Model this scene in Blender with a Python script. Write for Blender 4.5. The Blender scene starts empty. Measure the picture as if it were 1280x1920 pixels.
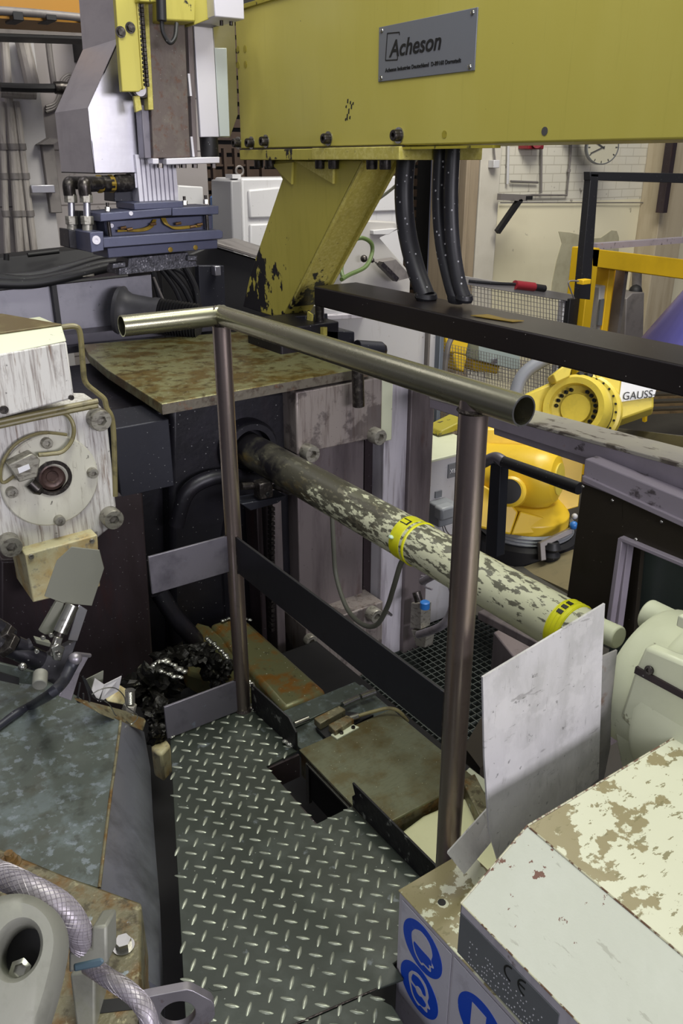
import bpy, bmesh, math, random
from mathutils import Vector, Matrix, noise
random.seed(7)
C = bpy.context.scene.collection
scene = bpy.context.scene

# ------------------------------------------------------------------ camera
FPX, PITCH, YAW, CAMZ = 1530.0, math.radians(23.3), math.radians(34.5), 1.45
cam_d = bpy.data.cameras.new('camera'); cam = bpy.data.objects.new('camera', cam_d); C.objects.link(cam)
cam_d.sensor_fit = 'HORIZONTAL'; cam_d.sensor_width = 24.0; cam_d.lens = 24.0 * FPX / 1280.0
cam_d.clip_start = 0.02; cam_d.clip_end = 200
cam.location = (0, 0, CAMZ)
cam.rotation_euler = (math.pi / 2 - PITCH, 0, -YAW)
scene.camera = cam
F0 = Vector((math.sin(YAW), math.cos(YAW), 0)); CR = Vector((math.cos(YAW), -math.sin(YAW), 0)); U0 = Vector((0, 0, 1))
CF = F0 * math.cos(PITCH) - U0 * math.sin(PITCH); CU = F0 * math.sin(PITCH) + U0 * math.cos(PITCH); CO = Vector((0, 0, CAMZ))
def ray(x, y): return CF + CR * ((x - 640) / FPX) - CU * ((y - 960) / FPX)
def PX(x, y, X): d = ray(x, y); return CO + d * (X / d.x)          # point seen at a pixel, lying on the plane X = ...
def PY(x, y, Y): d = ray(x, y); return CO + d * (Y / d.y)
def PZ(x, y, Z): d = ray(x, y); return CO + d * ((Z - CAMZ) / d.z)
def PD(x, y, D): return CO + ray(x, y) * D

# ------------------------------------------------------------------ world, light, exposure
w = bpy.data.worlds.new('world'); scene.world = w; w.use_nodes = True
wn = w.node_tree; bg = wn.nodes['Background']; bg.inputs[1].default_value = 0.36
wtc = wn.nodes.new('ShaderNodeTexCoord'); wsx = wn.nodes.new('ShaderNodeSeparateXYZ'); wcr = wn.nodes.new('ShaderNodeValToRGB')
wn.links.new(wtc.outputs['Generated'], wsx.inputs[0]); wn.links.new(wsx.outputs['Z'], wcr.inputs[0]); wn.links.new(wcr.outputs[0], bg.inputs[0])
wcr.color_ramp.elements[0].position = 0.0; wcr.color_ramp.elements[0].color = (0.16, 0.16, 0.20, 1)       # dim hall walls
wcr.color_ramp.elements[1].position = 0.85; wcr.color_ramp.elements[1].color = (1.0, 1.0, 1.0, 1)         # bright roof lights
e_ = wcr.color_ramp.elements.new(0.22); e_.color = (0.55, 0.54, 0.66, 1)
e_ = wcr.color_ramp.elements.new(0.45); e_.color = (0.34, 0.34, 0.38, 1)
def area(name, loc, target, sx, sy, power, col):
    l = bpy.data.lights.new(name, 'AREA'); l.shape = 'RECTANGLE'; l.size = sx; l.size_y = sy; l.energy = power; l.color = col
    o = bpy.data.objects.new(name, l); C.objects.link(o); o.location = loc
    o.rotation_euler = (Vector(target) - Vector(loc)).to_track_quat('-Z', 'Y').to_euler(); return o
area('window_light', (1.4, -5.2, 2.0), (1.2, 1.6, 0.4), 3.4, 1.3, 330, (0.95, 0.92, 1.0))
area('hall_lamp', (1.3, 0.5, 4.6), (1.0, 1.6, 0), 1.8, 0.8, 72, (0.96, 1.0, 0.80))
area('side_fill_light', (-2.0, -1.3, 2.0), (0.8, 0.7, 0.2), 1.4, 0.9, 34, (0.92, 0.92, 1.0))  # fill added from the left to brighten left-facing sides, no window known there
area('hall_window_light', (4.0, 2.5, 5.5), (6.0, 6.0, 0.5), 3.0, 2.0, 430, (1.0, 0.97, 0.88))
area('press_lamp', (0.8, 1.6, 3.4), (1.5, 3.4, 1.1), 1.0, 0.5, 26, (0.95, 0.93, 1.0))
area('far_lamp', (0.6, 4.6, 4.4), (1.2, 6.6, 0.9), 1.5, 1.0, 30, (0.97, 0.93, 1.0))
vs = scene.view_settings; vs.view_transform = 'Standard'; vs.look = 'None'; vs.exposure = 0.0; vs.gamma = 1.0; vs.use_curve_mapping = False

# ------------------------------------------------------------------ materials
def lin(c):
    if isinstance(c, str): c = tuple(int(c[i:i + 2], 16) / 255 for i in (0, 2, 4))
    return tuple(((v + 0.055) / 1.055) ** 2.4 if v > 0.04045 else v / 12.92 for v in c) + (1,)
def M(name, col, rough=0.5, metal=0.0, layers=(), bump=0.0, bscale=60.0, spec=0.5):
    """layers: (kind, scale(x,y,z) or s, lo, hi, colour, strength[, rough, metal])"""
    m = bpy.data.materials.new(name); m.use_nodes = True; nt = m.node_tree; N = nt.nodes; L = nt.links
    b = N['Principled BSDF']; b.inputs['Roughness'].default_value = rough; b.inputs['Metallic'].default_value = metal
    b.inputs['Specular IOR Level'].default_value = spec
    tc = N.new('ShaderNodeTexCoord')
    rgb = N.new('ShaderNodeRGB'); rgb.outputs[0].default_value = lin(col); cur = rgb.outputs[0]
    rv = N.new('ShaderNodeValue'); rv.outputs[0].default_value = rough; rcur = rv.outputs[0]
    mv = N.new('ShaderNodeValue'); mv.outputs[0].default_value = metal; mcur = mv.outputs[0]
    for i, ly in enumerate(layers):
        kind, sc, lo, hi, c2, st = ly[:6]
        mp = N.new('ShaderNodeMapping'); L.new(tc.outputs['Object'], mp.inputs[0])
        s = sc if isinstance(sc, tuple) else (sc, sc, sc)
        mp.inputs['Scale'].default_value = s; mp.inputs['Location'].default_value = (i * 3.7, i * 1.3, i * 5.1)
        if kind == 'speck':
            t = N.new('ShaderNodeTexVoronoi'); t.inputs['Scale'].default_value = 1.0; out = t.outputs['Distance']
            t.inputs['Randomness'].default_value = 1.0
        else:
            t = N.new('ShaderNodeTexNoise'); t.inputs['Scale'].default_value = 1.0
            t.inputs['Detail'].default_value = 7.0; t.inputs['Roughness'].default_value = 0.62 if kind != 'soft' else 0.4; out = t.outputs['Fac']
        L.new(mp.outputs[0], t.inputs['Vector'])
        mr = N.new('ShaderNodeMapRange'); mr.inputs['From Min'].default_value = lo; mr.inputs['From Max'].default_value = hi
        mr.inputs['To Min'].default_value = 0.0; mr.inputs['To Max'].default_value = st; mr.clamp = True
        if len(ly) > 8:
            gx, gy, gz_, gc = ly[8]
            dp2 = N.new('ShaderNodeVectorMath'); dp2.operation = 'DOT_PRODUCT'; L.new(tc.outputs['Object'], dp2.inputs[0]); dp2.inputs[1].default_value = (gx, gy, gz_)
            ad = N.new('ShaderNodeMath'); ad.operation = 'ADD'; L.new(dp2.outputs['Value'], ad.inputs[0]); ad.inputs[1].default_value = gc
            ad2 = N.new('ShaderNodeMath'); ad2.operation = 'ADD'; L.new(ad.outputs[0], ad2.inputs[0]); L.new(out, ad2.inputs[1]); out = ad2.outputs[0]
        L.new(out, mr.inputs['Value'])
        mx = N.new('ShaderNodeMix'); mx.data_type = 'RGBA'; L.new(mr.outputs[0], mx.inputs['Factor'])
        L.new(cur, mx.inputs[6]); mx.inputs[7].default_value = lin(c2); cur = mx.outputs[2]
        if len(ly) > 6:
            mr2 = N.new('ShaderNodeMix'); L.new(mr.outputs[0], mr2.inputs['Factor']); L.new(rcur, mr2.inputs[2]); mr2.inputs[3].default_value = ly[6]; rcur = mr2.outputs[0]
        if len(ly) > 7:
            mr3 = N.new('ShaderNodeMix'); L.new(mr.outputs[0], mr3.inputs['Factor']); L.new(mcur, mr3.inputs[2]); mr3.inputs[3].default_value = ly[7]; mcur = mr3.outputs[0]
    L.new(cur, b.inputs['Base Color']); L.new(rcur, b.inputs['Roughness']); L.new(mcur, b.inputs['Metallic'])
    if bump:
        t = N.new('ShaderNodeTexNoise'); t.inputs['Scale'].default_value = bscale; t.inputs['Detail'].default_value = 5
        L.new(tc.outputs['Object'], t.inputs['Vector'])
        bp = N.new('ShaderNodeBump'); bp.inputs['Strength'].default_value = bump; bp.inputs['Distance'].default_value = 0.004
        L.new(t.outputs['Fac'], bp.inputs['Height']); L.new(bp.outputs[0], b.inputs['Normal'])
    return m

m_tread = M('painted_tread_plate', '31372f', 0.42, 0.15, [('noise', 9, .5, .72, '59605a', .5), ('noise', 22, .64, .7, '7d858a', .6), ('noise', 5, .55, .8, '2a2f2b', .5), ('speck', 40, .06, .04, 'b9bfb2', .5)], .1)
m_lozenge = M('worn_tread_lozenge', 'a0a596', 0.34, 0.5, [('noise', 14, .45, .62, '5c6259', .7)])
m_tube = M('raw_steel_tube', '9c8f89', 0.28, 0.95, [('noise', (14, 14, 2.2), .45, .7, '6a5a52', .7, .42), ('noise', (40, 40, 5), .5, .75, '7c6e68', .5), ('noise', 60, .6, .8, '5a4f4c', .4)])
m_rail = M('olive_steel_tube', 'a3a18a', 0.27, 0.95, [('noise', (6, 3, 6), .5, .75, '7c7d6c', .6, .42)])
m_flat = M('raw_flat_bar', '77747c', 0.4, 0.6, [('noise', 10, .5, .75, '403d46', .7), ('noise', 26, .66, .72, '8f9aa6', .6)], .05)
m_flatdark = M('dark_flat_bar', '26262a', 0.45, 0.5, [('noise', 18, .55, .75, '1c1c20', .6), ('noise', 40, .68, .74, '5a5d66', .5)], .05)
m_edge = M('splashed_dark_bar', '18171a', 0.5, 0.4, [('noise', 30, .6, .66, '8d8f88', .6)], .3)
m_weld = M('weld_bead', '3a3431', 0.4, 0.8, [('noise', 90, .5, .6, '6b655d', .6)], .5, 200)
m_yellow = M('mustard_machine_paint', 'b5ab50', 0.4, 0.0, [('noise', (2.2, 2.2, .7), .4, .7, 'bfb65e', .8), ('noise', (60, 60, 2.5), .6, .8, '9c9342', .35), ('noise', 45, .73, .76, '3a3520', .8)], .02, spec=.35)
m_yellow_chip = M('chipped_mustard_paint', 'b0a64a', 0.48, 0.0, [('noise', (30, 30, 5), .5, .75, '9a9038', .5), ('noise', (26, 16, 12), .62, .635, '1e1c1e', 1.0, .4)], .05)
m_yellow_web = M('strut_mustard_paint', 'b0a64a', 0.48, 0.0, [('noise', (30, 30, 5), .5, .75, '9a9038', .5), ('noise', (16, 14, 9), .60, .615, '17161a', 1.0, .4, 0.0, (0.0, .5, -.185, .13))], .05)
m_yellow_worn = M('worn_mustard_paint', 'b3a850', 0.5, 0.0, [('noise', 70, .45, .65, 'c9c070', .8), ('noise', (14, 14, 5), .58, .8, '857a34', .6), ('noise', 40, .66, .7, '2a261a', .8)], .2)
m_channel = M('worn_channel_paint', 'b3a850', 0.5, 0.0, [('noise', 70, .45, .65, 'c9c070', .8), ('noise', (14, 14, 5), .58, .8, '857a34', .6), ('noise', (12, 12, 8), .58, .62, '17161a', 1.0, .45, 0.0, (0, 0, -1.0, .26)), ('noise', 40, .60, .7, '4a4220', .8, .5, 0.0, (0, 0, -.4, .12))], .12)
m_yellow_dk = M('dirty_mustard_edge', '9a8f2c', 0.5, 0.0, [('noise', 25, .58, .64, '2c2818', .95)], .1)
m_robot = M('robot_yellow', 'd6b22a', 0.38, 0.0, [('noise', 8, .55, .75, 'c09a20', .6), ('noise', 40, .7, .76, '4a3c10', .6)])
m_robot_pale = M('robot_pale_yellow', 'd0bb48', 0.42, 0.0, [('noise', 12, .5, .72, 'b0a040', .6), ('noise', 40, .66, .7, '8a8a70', .7)])
m_frameyel = M('signal_yellow_frame', 'c9a312', 0.5, 0.0, [('noise', 3, .5, .8, 'a8880c', .6)])
m_cream = M('pale_green_cream_paint', 'c9cdb2', 0.42, 0.0, [('noise', 6, .5, .8, 'b3b79b', .5), ('noise', 30, .67, .71, '6f6a54', .8)], .04)
m_creambar = M('peeling_cream_paint', 'c4c5a8', 0.38, 0.0, [('noise', (14, 5, 14), .52, .54, '6a6654', .92, .33, .4, (-.2, .36, .7, -0.42)), ('noise', (70, 24, 70), .53, .56, '4c4a40', .85, .35, .3, (0, .14, .7, -0.16)), ('noise', (9, 3, 9), .62, .72, '8a7330', .6, .4, .1, (0, .16, 0, -.14)), ('noise', (8, 8, 8), .60, .78, '1d1b1f', 1.0, .35, .2, (0, .62, 0, -.62))], .04)
m_box = M('chipped_cream_paint', 'c6c9bc', 0.46, 0.0, [('noise', 4, .4, .75, 'c2c6b6', .6), ('noise', 5, .45, .7, 'd0d3c8', .5), ('noise', 38, .57, .582, '6b3a28', .9, .5, 0.0, (0, .45, .9, -.28)), ('noise', (60, 14, 30), .63, .66, '9a9a8c', .5)], .12)
m_boxtop = M('badly_chipped_cream_paint', 'cbccb4', 0.4, 0.0, [('noise', 13, .545, .56, '857a55', .92, .35, 0.0, (-.3, .35, 0, -.02)), ('noise', (32, 70, 32), .60, .615, '7a7350', .9), ('noise', 9, .74, .78, 'a8602a', .7)], .15, 30)
m_boxside = M('scuffed_white_paint', 'b5b1b8', 0.5, 0.0, [('noise', (20, 20, 6), .5, .75, '87828a', .6), ('noise', 30, .66, .72, '5c5049', .7)], .05)
m_plategrey = M('grey_rating_plate', '6a6d70', 0.5, 0.2, [('noise', 12, .5, .8, '5d6063', .5)])
m_white = M('white_enamel', 'bab9ba', 0.38, 0.0, [('noise', 3, .5, .8, 'b4b2b4', .5), ('noise', 34, .66, .70, '77716c', .6), ('noise', (30, 30, 4), .6, .75, '8c8680', .5)])
m_streak = M('rust_streaked_white', 'cfcdc8', 0.5, 0.0, [('noise', (110, 110, 6.0), .50, .66, '877d77', .85), ('noise', (60, 60, 6), .58, .68, '6b4c30', .7), ('noise', (14, 14, 6), .58, .72, '5a4c46', .7), ('noise', 60, .64, .70, '2e2a28', .8)], .08)
m_plateflange = M('dirty_cream_flange', 'c9c7b8', 0.42, 0.05, [('noise', (14, 14, 4), .5, .7, 'a09a8c', .7), ('noise', (70, 70, 8), .58, .68, '7a705f', .6), ('noise', 55, .64, .68, '3e3830', .85)], .06)
m_ochre = M('ochre_stained_cream', 'c4bd96', 0.5, 0.0, [('noise', 9, .45, .65, 'a8843c', .75), ('noise', 40, .55, .66, '5e6068', .55)], .06)
m_brass = M('brass_sticker', '8f7624', 0.45, 0.3, [('noise', 20, .5, .7, '6c5518', .6)])
m_sootwall = M('sooty_casting', '19181e', 0.42, 0.2, [('noise', 5, .5, .8, '2c2934', .7), ('speck', 40, .10, .06, 'a8a8a8', .6), ('noise', (7, 7, 2), .55, .8, '2e2226', .6)], .25, 40)
m_sootplate = M('blued_steel_plate', '292a32', 0.45, 0.35, [('noise', 6, .45, .75, '26262e', .7), ('speck', 50, .10, .06, '9c9c9c', .6)], .08)
m_rustcol = M('red_brown_sooty_steel', '2f2628', 0.45, 0.25, [('noise', (6, 6, 1.5), .45, .75, '443a40', .7), ('noise', (9, 9, 2), .6, .8, '4a2620', .6), ('speck', 50, .10, .06, 'a0a0a0', .5)], .1)
m_purple = M('oily_grey_steel', '7a7172', 0.4, 0.3, [('noise', (9, 9, 1.2), .45, .72, '453c40', .85), ('noise', (16, 16, 3), .58, .72, '4e3a34', .7), ('noise', 60, .68, .74, '1f1c1e', .6)], .06)
m_flangeplate = M('heat_marked_steel', '948b86', 0.4, 0.35, [('noise', 5, .52, .56, '5c5453', .8), ('noise', (60, 60, 5), .52, .68, '5a4c46', .6), ('noise', (20, 20, 5), .6, .72, '604a3a', .6), ('speck', 60, .1, .07, '202020', .6)], .06)
m_lightcol = M('stained_light_steel', 'bdb9c0', 0.5, 0.1, [('noise', (14, 14, 1.2), .50, .66, '6d646b', .85), ('noise', (50, 50, 3), .55, .7, '5a4c46', .5), ('noise', 60, .68, .73, '3c3538', .6)], .04)
m_table = M('rusty_oily_plate', '86845c', 0.34, 0.3, [('noise', 9, .46, .58, '65501f', .9), ('noise', 24, .53, .63, '4a3c18', .8), ('noise', 30, .66, .7, 'a2a284', .5), ('speck', 45, .1, .06, 'd8d8d0', .8)], .1)
m_tableedge = M('rusty_plate_edge', '6b655a', 0.5, 0.4, [('noise', 30, .5, .65, '40322a', .8), ('noise', 18, .6, .7, '7c4a2a', .5)], .3)
m_cover = M('oiled_bare_steel_cover', '7d7f68', 0.32, 0.5, [('noise', 7, .45, .66, '5f5230', .85), ('noise', 16, .52, .66, '6a5a34', .6), ('noise', (40, 160, 40), .5, .7, '5c6050', .4), ('speck', 60, .08, .05, 'd8d8c0', .7)], .04)
m_beamrust = M('olive_box_section', '6b6a48', 0.4, 0.3, [('noise', 9, .50, .60, '80551c', .9), ('noise', 26, .6, .68, '3f3c2a', .6), ('speck', 45, .1, .06, 'dcdcd0', .8)], .1)
m_blackbeam = M('oily_black_brown_beam', '1d1819', 0.32, 0.2, [('noise', 3, .5, .8, '2b2120', .6), ('speck', 26, .045, .03, 'b8b4b0', .9)], .03)
m_black = M('black_rubber', '17171a', 0.5, 0.0, [('speck', 40, .1, .06, '8a8a8a', .5)])
m_hose = M('speckled_black_hose', '232326', 0.42, 0.0, [('speck', 42, .16, .12, 'c4c4c8', .8), ('noise', 12, .5, .8, '38363a', .6)])
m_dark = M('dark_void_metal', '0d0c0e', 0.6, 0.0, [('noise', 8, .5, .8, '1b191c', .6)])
m_blue_steel = M('blued_spray_block', '50536a', 0.4, 0.3, [('noise', 8, .5, .75, '3a3b4c', .6), ('noise', 70, .7, .74, '8a8a98', .5)], .03)
m_slag = M('aluminium_crusted_block', '4a4a52', 0.45, 0.4, [('speck', 70, .3, .15, 'a8a6b0', .7), ('noise', 50, .5, .6, '2a2a30', .8)], .5, 120)
m_alu = M('brushed_aluminium_sheet', 'c6c5cc', 0.33, 0.95, [('noise', 5, .5, .8, 'a09ea8', .6), ('noise', 40, .72, .76, '55535a', .6), ('noise', (3, 3, 14), .5, .75, 'aeacb6', .5, .45)], .03)
m_alupale = M('matt_aluminium', 'd4d2da', 0.45, 0.35, [('noise', 4, .5, .8, 'bdbac6', .5)])
m_alusheet = M('scratched_grey_sheet', 'b9b7b8', 0.46, 0.12, [('noise', (8, 8, 3), .42, .68, '8f8e8b', .8), ('noise', 16, .5, .58, 'c2c0c0', .5), ('noise', (14, 14, 60), .64, .67, '6b6967', .5), ('noise', (90, 90, 14), .62, .68, '7a7876', .4), ('noise', 60, .64, .68, '3a3a38', .6)], .12)
m_rustplate = M('mottled_rusty_guard', '8d8a88', 0.45, 0.1, [('noise', 26, .45, .62, '7a7a78', .7), ('noise', 18, .56, .66, '6a4a34', .75), ('noise', (24, 24, 2.4), .70, .715, 'c4b23c', .9)], .1)
m_chrome = M('chromed_fitting', 'a5a49e', 0.25, 0.95, [('noise', 40, .55, .7, '5a564c', .7)])
m_bolt = M('dark_capscrew', '3a3634', 0.35, 0.75, [('noise', 50, .5, .65, '6f6a64', .7)])
m_boltpale = M('dirty_pale_capscrew', '9a978c', 0.4, 0.5, [('noise', (40, 40, 90), .50, .64, '4a423a', .7)])
m_hood = M('oily_green_grey_steel', '545a53', 0.36, 0.4, [('noise', 12, .50, .60, '6c7676', .7), ('noise', 34, .56, .62, '858f95', .65), ('noise', 20, .56, .66, '3c3f38', .6), ('noise', 10, .58, .75, '4a4332', .6), ('noise', 3, .5, .7, '434a45', .6)], .1)
m_hoodside = M('dented_grey_steel', '80828a', 0.34, 0.6, [('noise', (10, 10, 2.5), .48, .7, '4d4d50', .8), ('noise', (16, 16, 5), .62, .72, '8f929c', .6)], .25, 12)
m_grime = M('greasy_rusty_block', '716c54', 0.4, 0.25, [('noise', 14, .48, .60, '6a4c20', .85), ('noise', 40, .52, .62, '3e3726', .75), ('noise', 50, .60, .66, 'a09a78', .7), ('noise', 18, .63, .66, '8f9ba2', .8)], .5, 70)
m_castgrey = M('grey_cast_part', '85857c', 0.55, 0.25, [('noise', 12, .5, .7, '6a6a60', .7), ('noise', 9, .56, .7, '77795a', .5)], .15)
m_braid = M('braided_steel_hose', 'a29ca3', 0.42, 0.45, [('noise', 30, .5, .7, '7a7470', .6)], .0)
m_lug = M('galvanised_lug', '8e8a90', 0.4, 0.7, [('noise', 14, .5, .65, '6e6a70', .7), ('noise', 20, .64, .7, '5a4030', .6)], .1)
m_bracket = M('khaki_matt_sheet', '75766a', 0.6, 0.1, [('noise', 5, .5, .8, '6c6d60', .5), ('noise', 60, .72, .75, '4a4a40', .6)])
m_tape = M('yellow_warning_tape', 'd0cf1c', 0.32, 0.0, [('noise', 18, .5, .7, 'a8a820', .5)])
m_blackink = M('black_print', '141414', 0.5)
m_blue = M('blue_print', '1746b8', 0.45, 0.0, [('noise', 40, .66, .7, '6d86c4', .7)])
m_whiteprint = M('white_sign_panel', 'b9b7c0', 0.42, 0.0, [('noise', 22, .56, .66, '9b97a0', .5)])
m_signplate = M('grey_sign_plate', '7c7f84', 0.42, 0.3)
m_label = M('paper_label', 'd8d8dc', 0.5)
m_grate = M('galvanised_grating', '5e6460', 0.4, 0.6, [('noise', 20, .5, .7, '2b2e2c', .6)])
m_concrete = M('dirty_concrete', '3a3630', 0.7, 0.0, [('noise', 3, .45, .7, '2a2723', .7), ('noise', 20, .6, .7, '4a453c', .5)])
m_slagmetal = M('bright_aluminium_splash', 'c9c9c0', 0.25, 0.9, [('noise', 60, .5, .65, '6c6c62', .6)], .6, 160)
m_slagdark = M('dark_dross', '14130f', 0.4, 0.5, [('noise', 22, .63, .7, '9c9a84', .7, .25, .9)], .9, 60)
m_purplesheet = M('violet_tinted_sheet', '5a58a0', 0.3, 0.75, [('soft', (2.0, 2.0, .5), .4, .7, '8c80a8', .6)])
m_green = M('green_yellow_cable', '566a3a', 0.45)
m_cable = M('grey_pvc_cable', '6a6b60', 0.45)
m_tancable = M('greasy_tan_cable', '7d7550', 0.4, 0.0, [('noise', 30, .5, .65, '4a4430', .7)])
m_brown = M('brown_louvre', '3a2a1e', 0.6, 0.0, [('noise', 4, .5, .7, '241a14', .6)])
m_beigecol = M('beige_column_paint', '8b7d68', 0.6, 0.0, [('noise', (10, 10, 1), .45, .7, '6a5e4e', .7)])
m_orange = M('orange_crane_paint', '9a6c0a', 0.5, 0.0, [('noise', 3, .5, .8, '80580a', .6)])
m_steelbeam = M('grey_dirty_beam', '746f6c', 0.5, 0.2, [('noise', 5, .5, .7, '433f3e', .7)])
m_pipe = M('painted_wall_pipe', '9a948e', 0.5, 0.0, [('noise', (30, 30, 5), .5, .7, '615a56', .7)])
m_greybeam = M('purple_grey_painted_beam', '878089', 0.45, 0.0, [('noise', 5, .5, .8, '6a6469', .6), ('noise', (20, 8, 12), .62, .66, '2c2524', .8), ('noise', 9, .66, .74, '8a5a30', .7)], .04)
m_greybeamtop = M('cream_worn_beam_top', '9b978c', 0.45, 0.0, [('noise', (26, 9, 26), .57, .61, '3a2e24', .85), ('noise', 4, .5, .7, 'adab92', .7)], .05)
m_darkolive = M('dark_oily_panel', '37322a', 0.33, 0.4, [('noise', 6, .5, .75, '2c2a1c', .7), ('speck', 30, .06, .04, '8a8578', .6)], .05)
m_screen = M('smoky_window_panel', '4a544e', 0.3, 0.1, [('noise', 3, .4, .7, '3c4540', .6)])
m_red = M('red_plastic', '7a2028', 0.4)
m_bluepl = M('blue_plastic', '2a6ab0', 0.4)

def wall_mat(name, top, low, split, bw, bh, mortar, stain):
    m = bpy.data.materials.new(name); m.use_nodes = True; nt = m.node_tree; N = nt.nodes; L = nt.links; b = N['Principled BSDF']
    b.inputs['Roughness'].default_value = .75
    g = N.new('ShaderNodeNewGeometry'); sx = N.new('ShaderNodeSeparateXYZ'); L.new(g.outputs['Position'], sx.inputs[0])
    cb = N.new('ShaderNodeCombineXYZ'); L.new(sx.outputs['X'], cb.inputs['X']); L.new(sx.outputs['Z'], cb.inputs['Y'])
    br = N.new('ShaderNodeTexBrick'); L.new(cb.outputs[0], br.inputs['Vector'])
    br.inputs['Color1'].default_value = lin(top); br.inputs['Color2'].default_value = lin(top); br.inputs['Mortar'].default_value = lin(mortar)
    br.inputs['Scale'].default_value = 1.0; br.inputs['Brick Width'].default_value = bw; br.inputs['Row Height'].default_value = bh
    br.inputs['Mortar Size'].default_value = .006; br.inputs['Mortar Smooth'].default_value = .3
    st = N.new('ShaderNodeMath'); st.operation = 'LESS_THAN'; L.new(sx.outputs['Z'], st.inputs[0]); st.inputs[1].default_value = split
    mx = N.new('ShaderNodeMix'); mx.data_type = 'RGBA'; L.new(st.outputs[0], mx.inputs['Factor']); L.new(br.outputs['Color'], mx.inputs[6]); mx.inputs[7].default_value = lin(low)
    n1 = N.new('ShaderNodeTexNoise'); n1.inputs['Scale'].default_value = 1.6; n1.inputs['Detail'].default_value = 6; L.new(g.outputs['Position'], n1.inputs['Vector'])
    r1 = N.new('ShaderNodeMapRange'); r1.inputs['From Min'].default_value = .5; r1.inputs['From Max'].default_value = .75; r1.inputs['To Max'].default_value = .55; L.new(n1.outputs['Fac'], r1.inputs['Value'])
    mx2 = N.new('ShaderNodeMix'); mx2.data_type = 'RGBA'; L.new(r1.outputs[0], mx2.inputs['Factor']); L.new(mx.outputs[2], mx2.inputs[6]); mx2.inputs[7].default_value = lin(stain)
    n2 = N.new('ShaderNodeTexNoise'); n2.inputs['Scale'].default_value = 9; n2.inputs['Detail'].default_value = 4; L.new(g.outputs['Position'], n2.inputs['Vector'])
    r2 = N.new('ShaderNodeMapRange'); r2.inputs['From Min'].default_value = .7; r2.inputs['From Max'].default_value = .74; r2.inputs['To Max'].default_value = .7; L.new(n2.outputs['Fac'], r2.inputs['Value'])
    mx3 = N.new('ShaderNodeMix'); mx3.data_type = 'RGBA'; L.new(r2.outputs[0], mx3.inputs['Factor']); L.new(mx2.outputs[2], mx3.inputs[6]); mx3.inputs[7].default_value = lin('4a443c')
    L.new(mx3.outputs[2], b.inputs['Base Color'])
    return m
m_blockwall = wall_mat('painted_block_wall', '8b8584', '8b8584', -9, 1.9, .38, '514b4a', '716a68')
m_brickwall = wall_mat('painted_brick_wall', 'c6c2b4', 'd3ccb0', 1.03, .24, .088, 'aca798', 'bdb59b')

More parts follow.
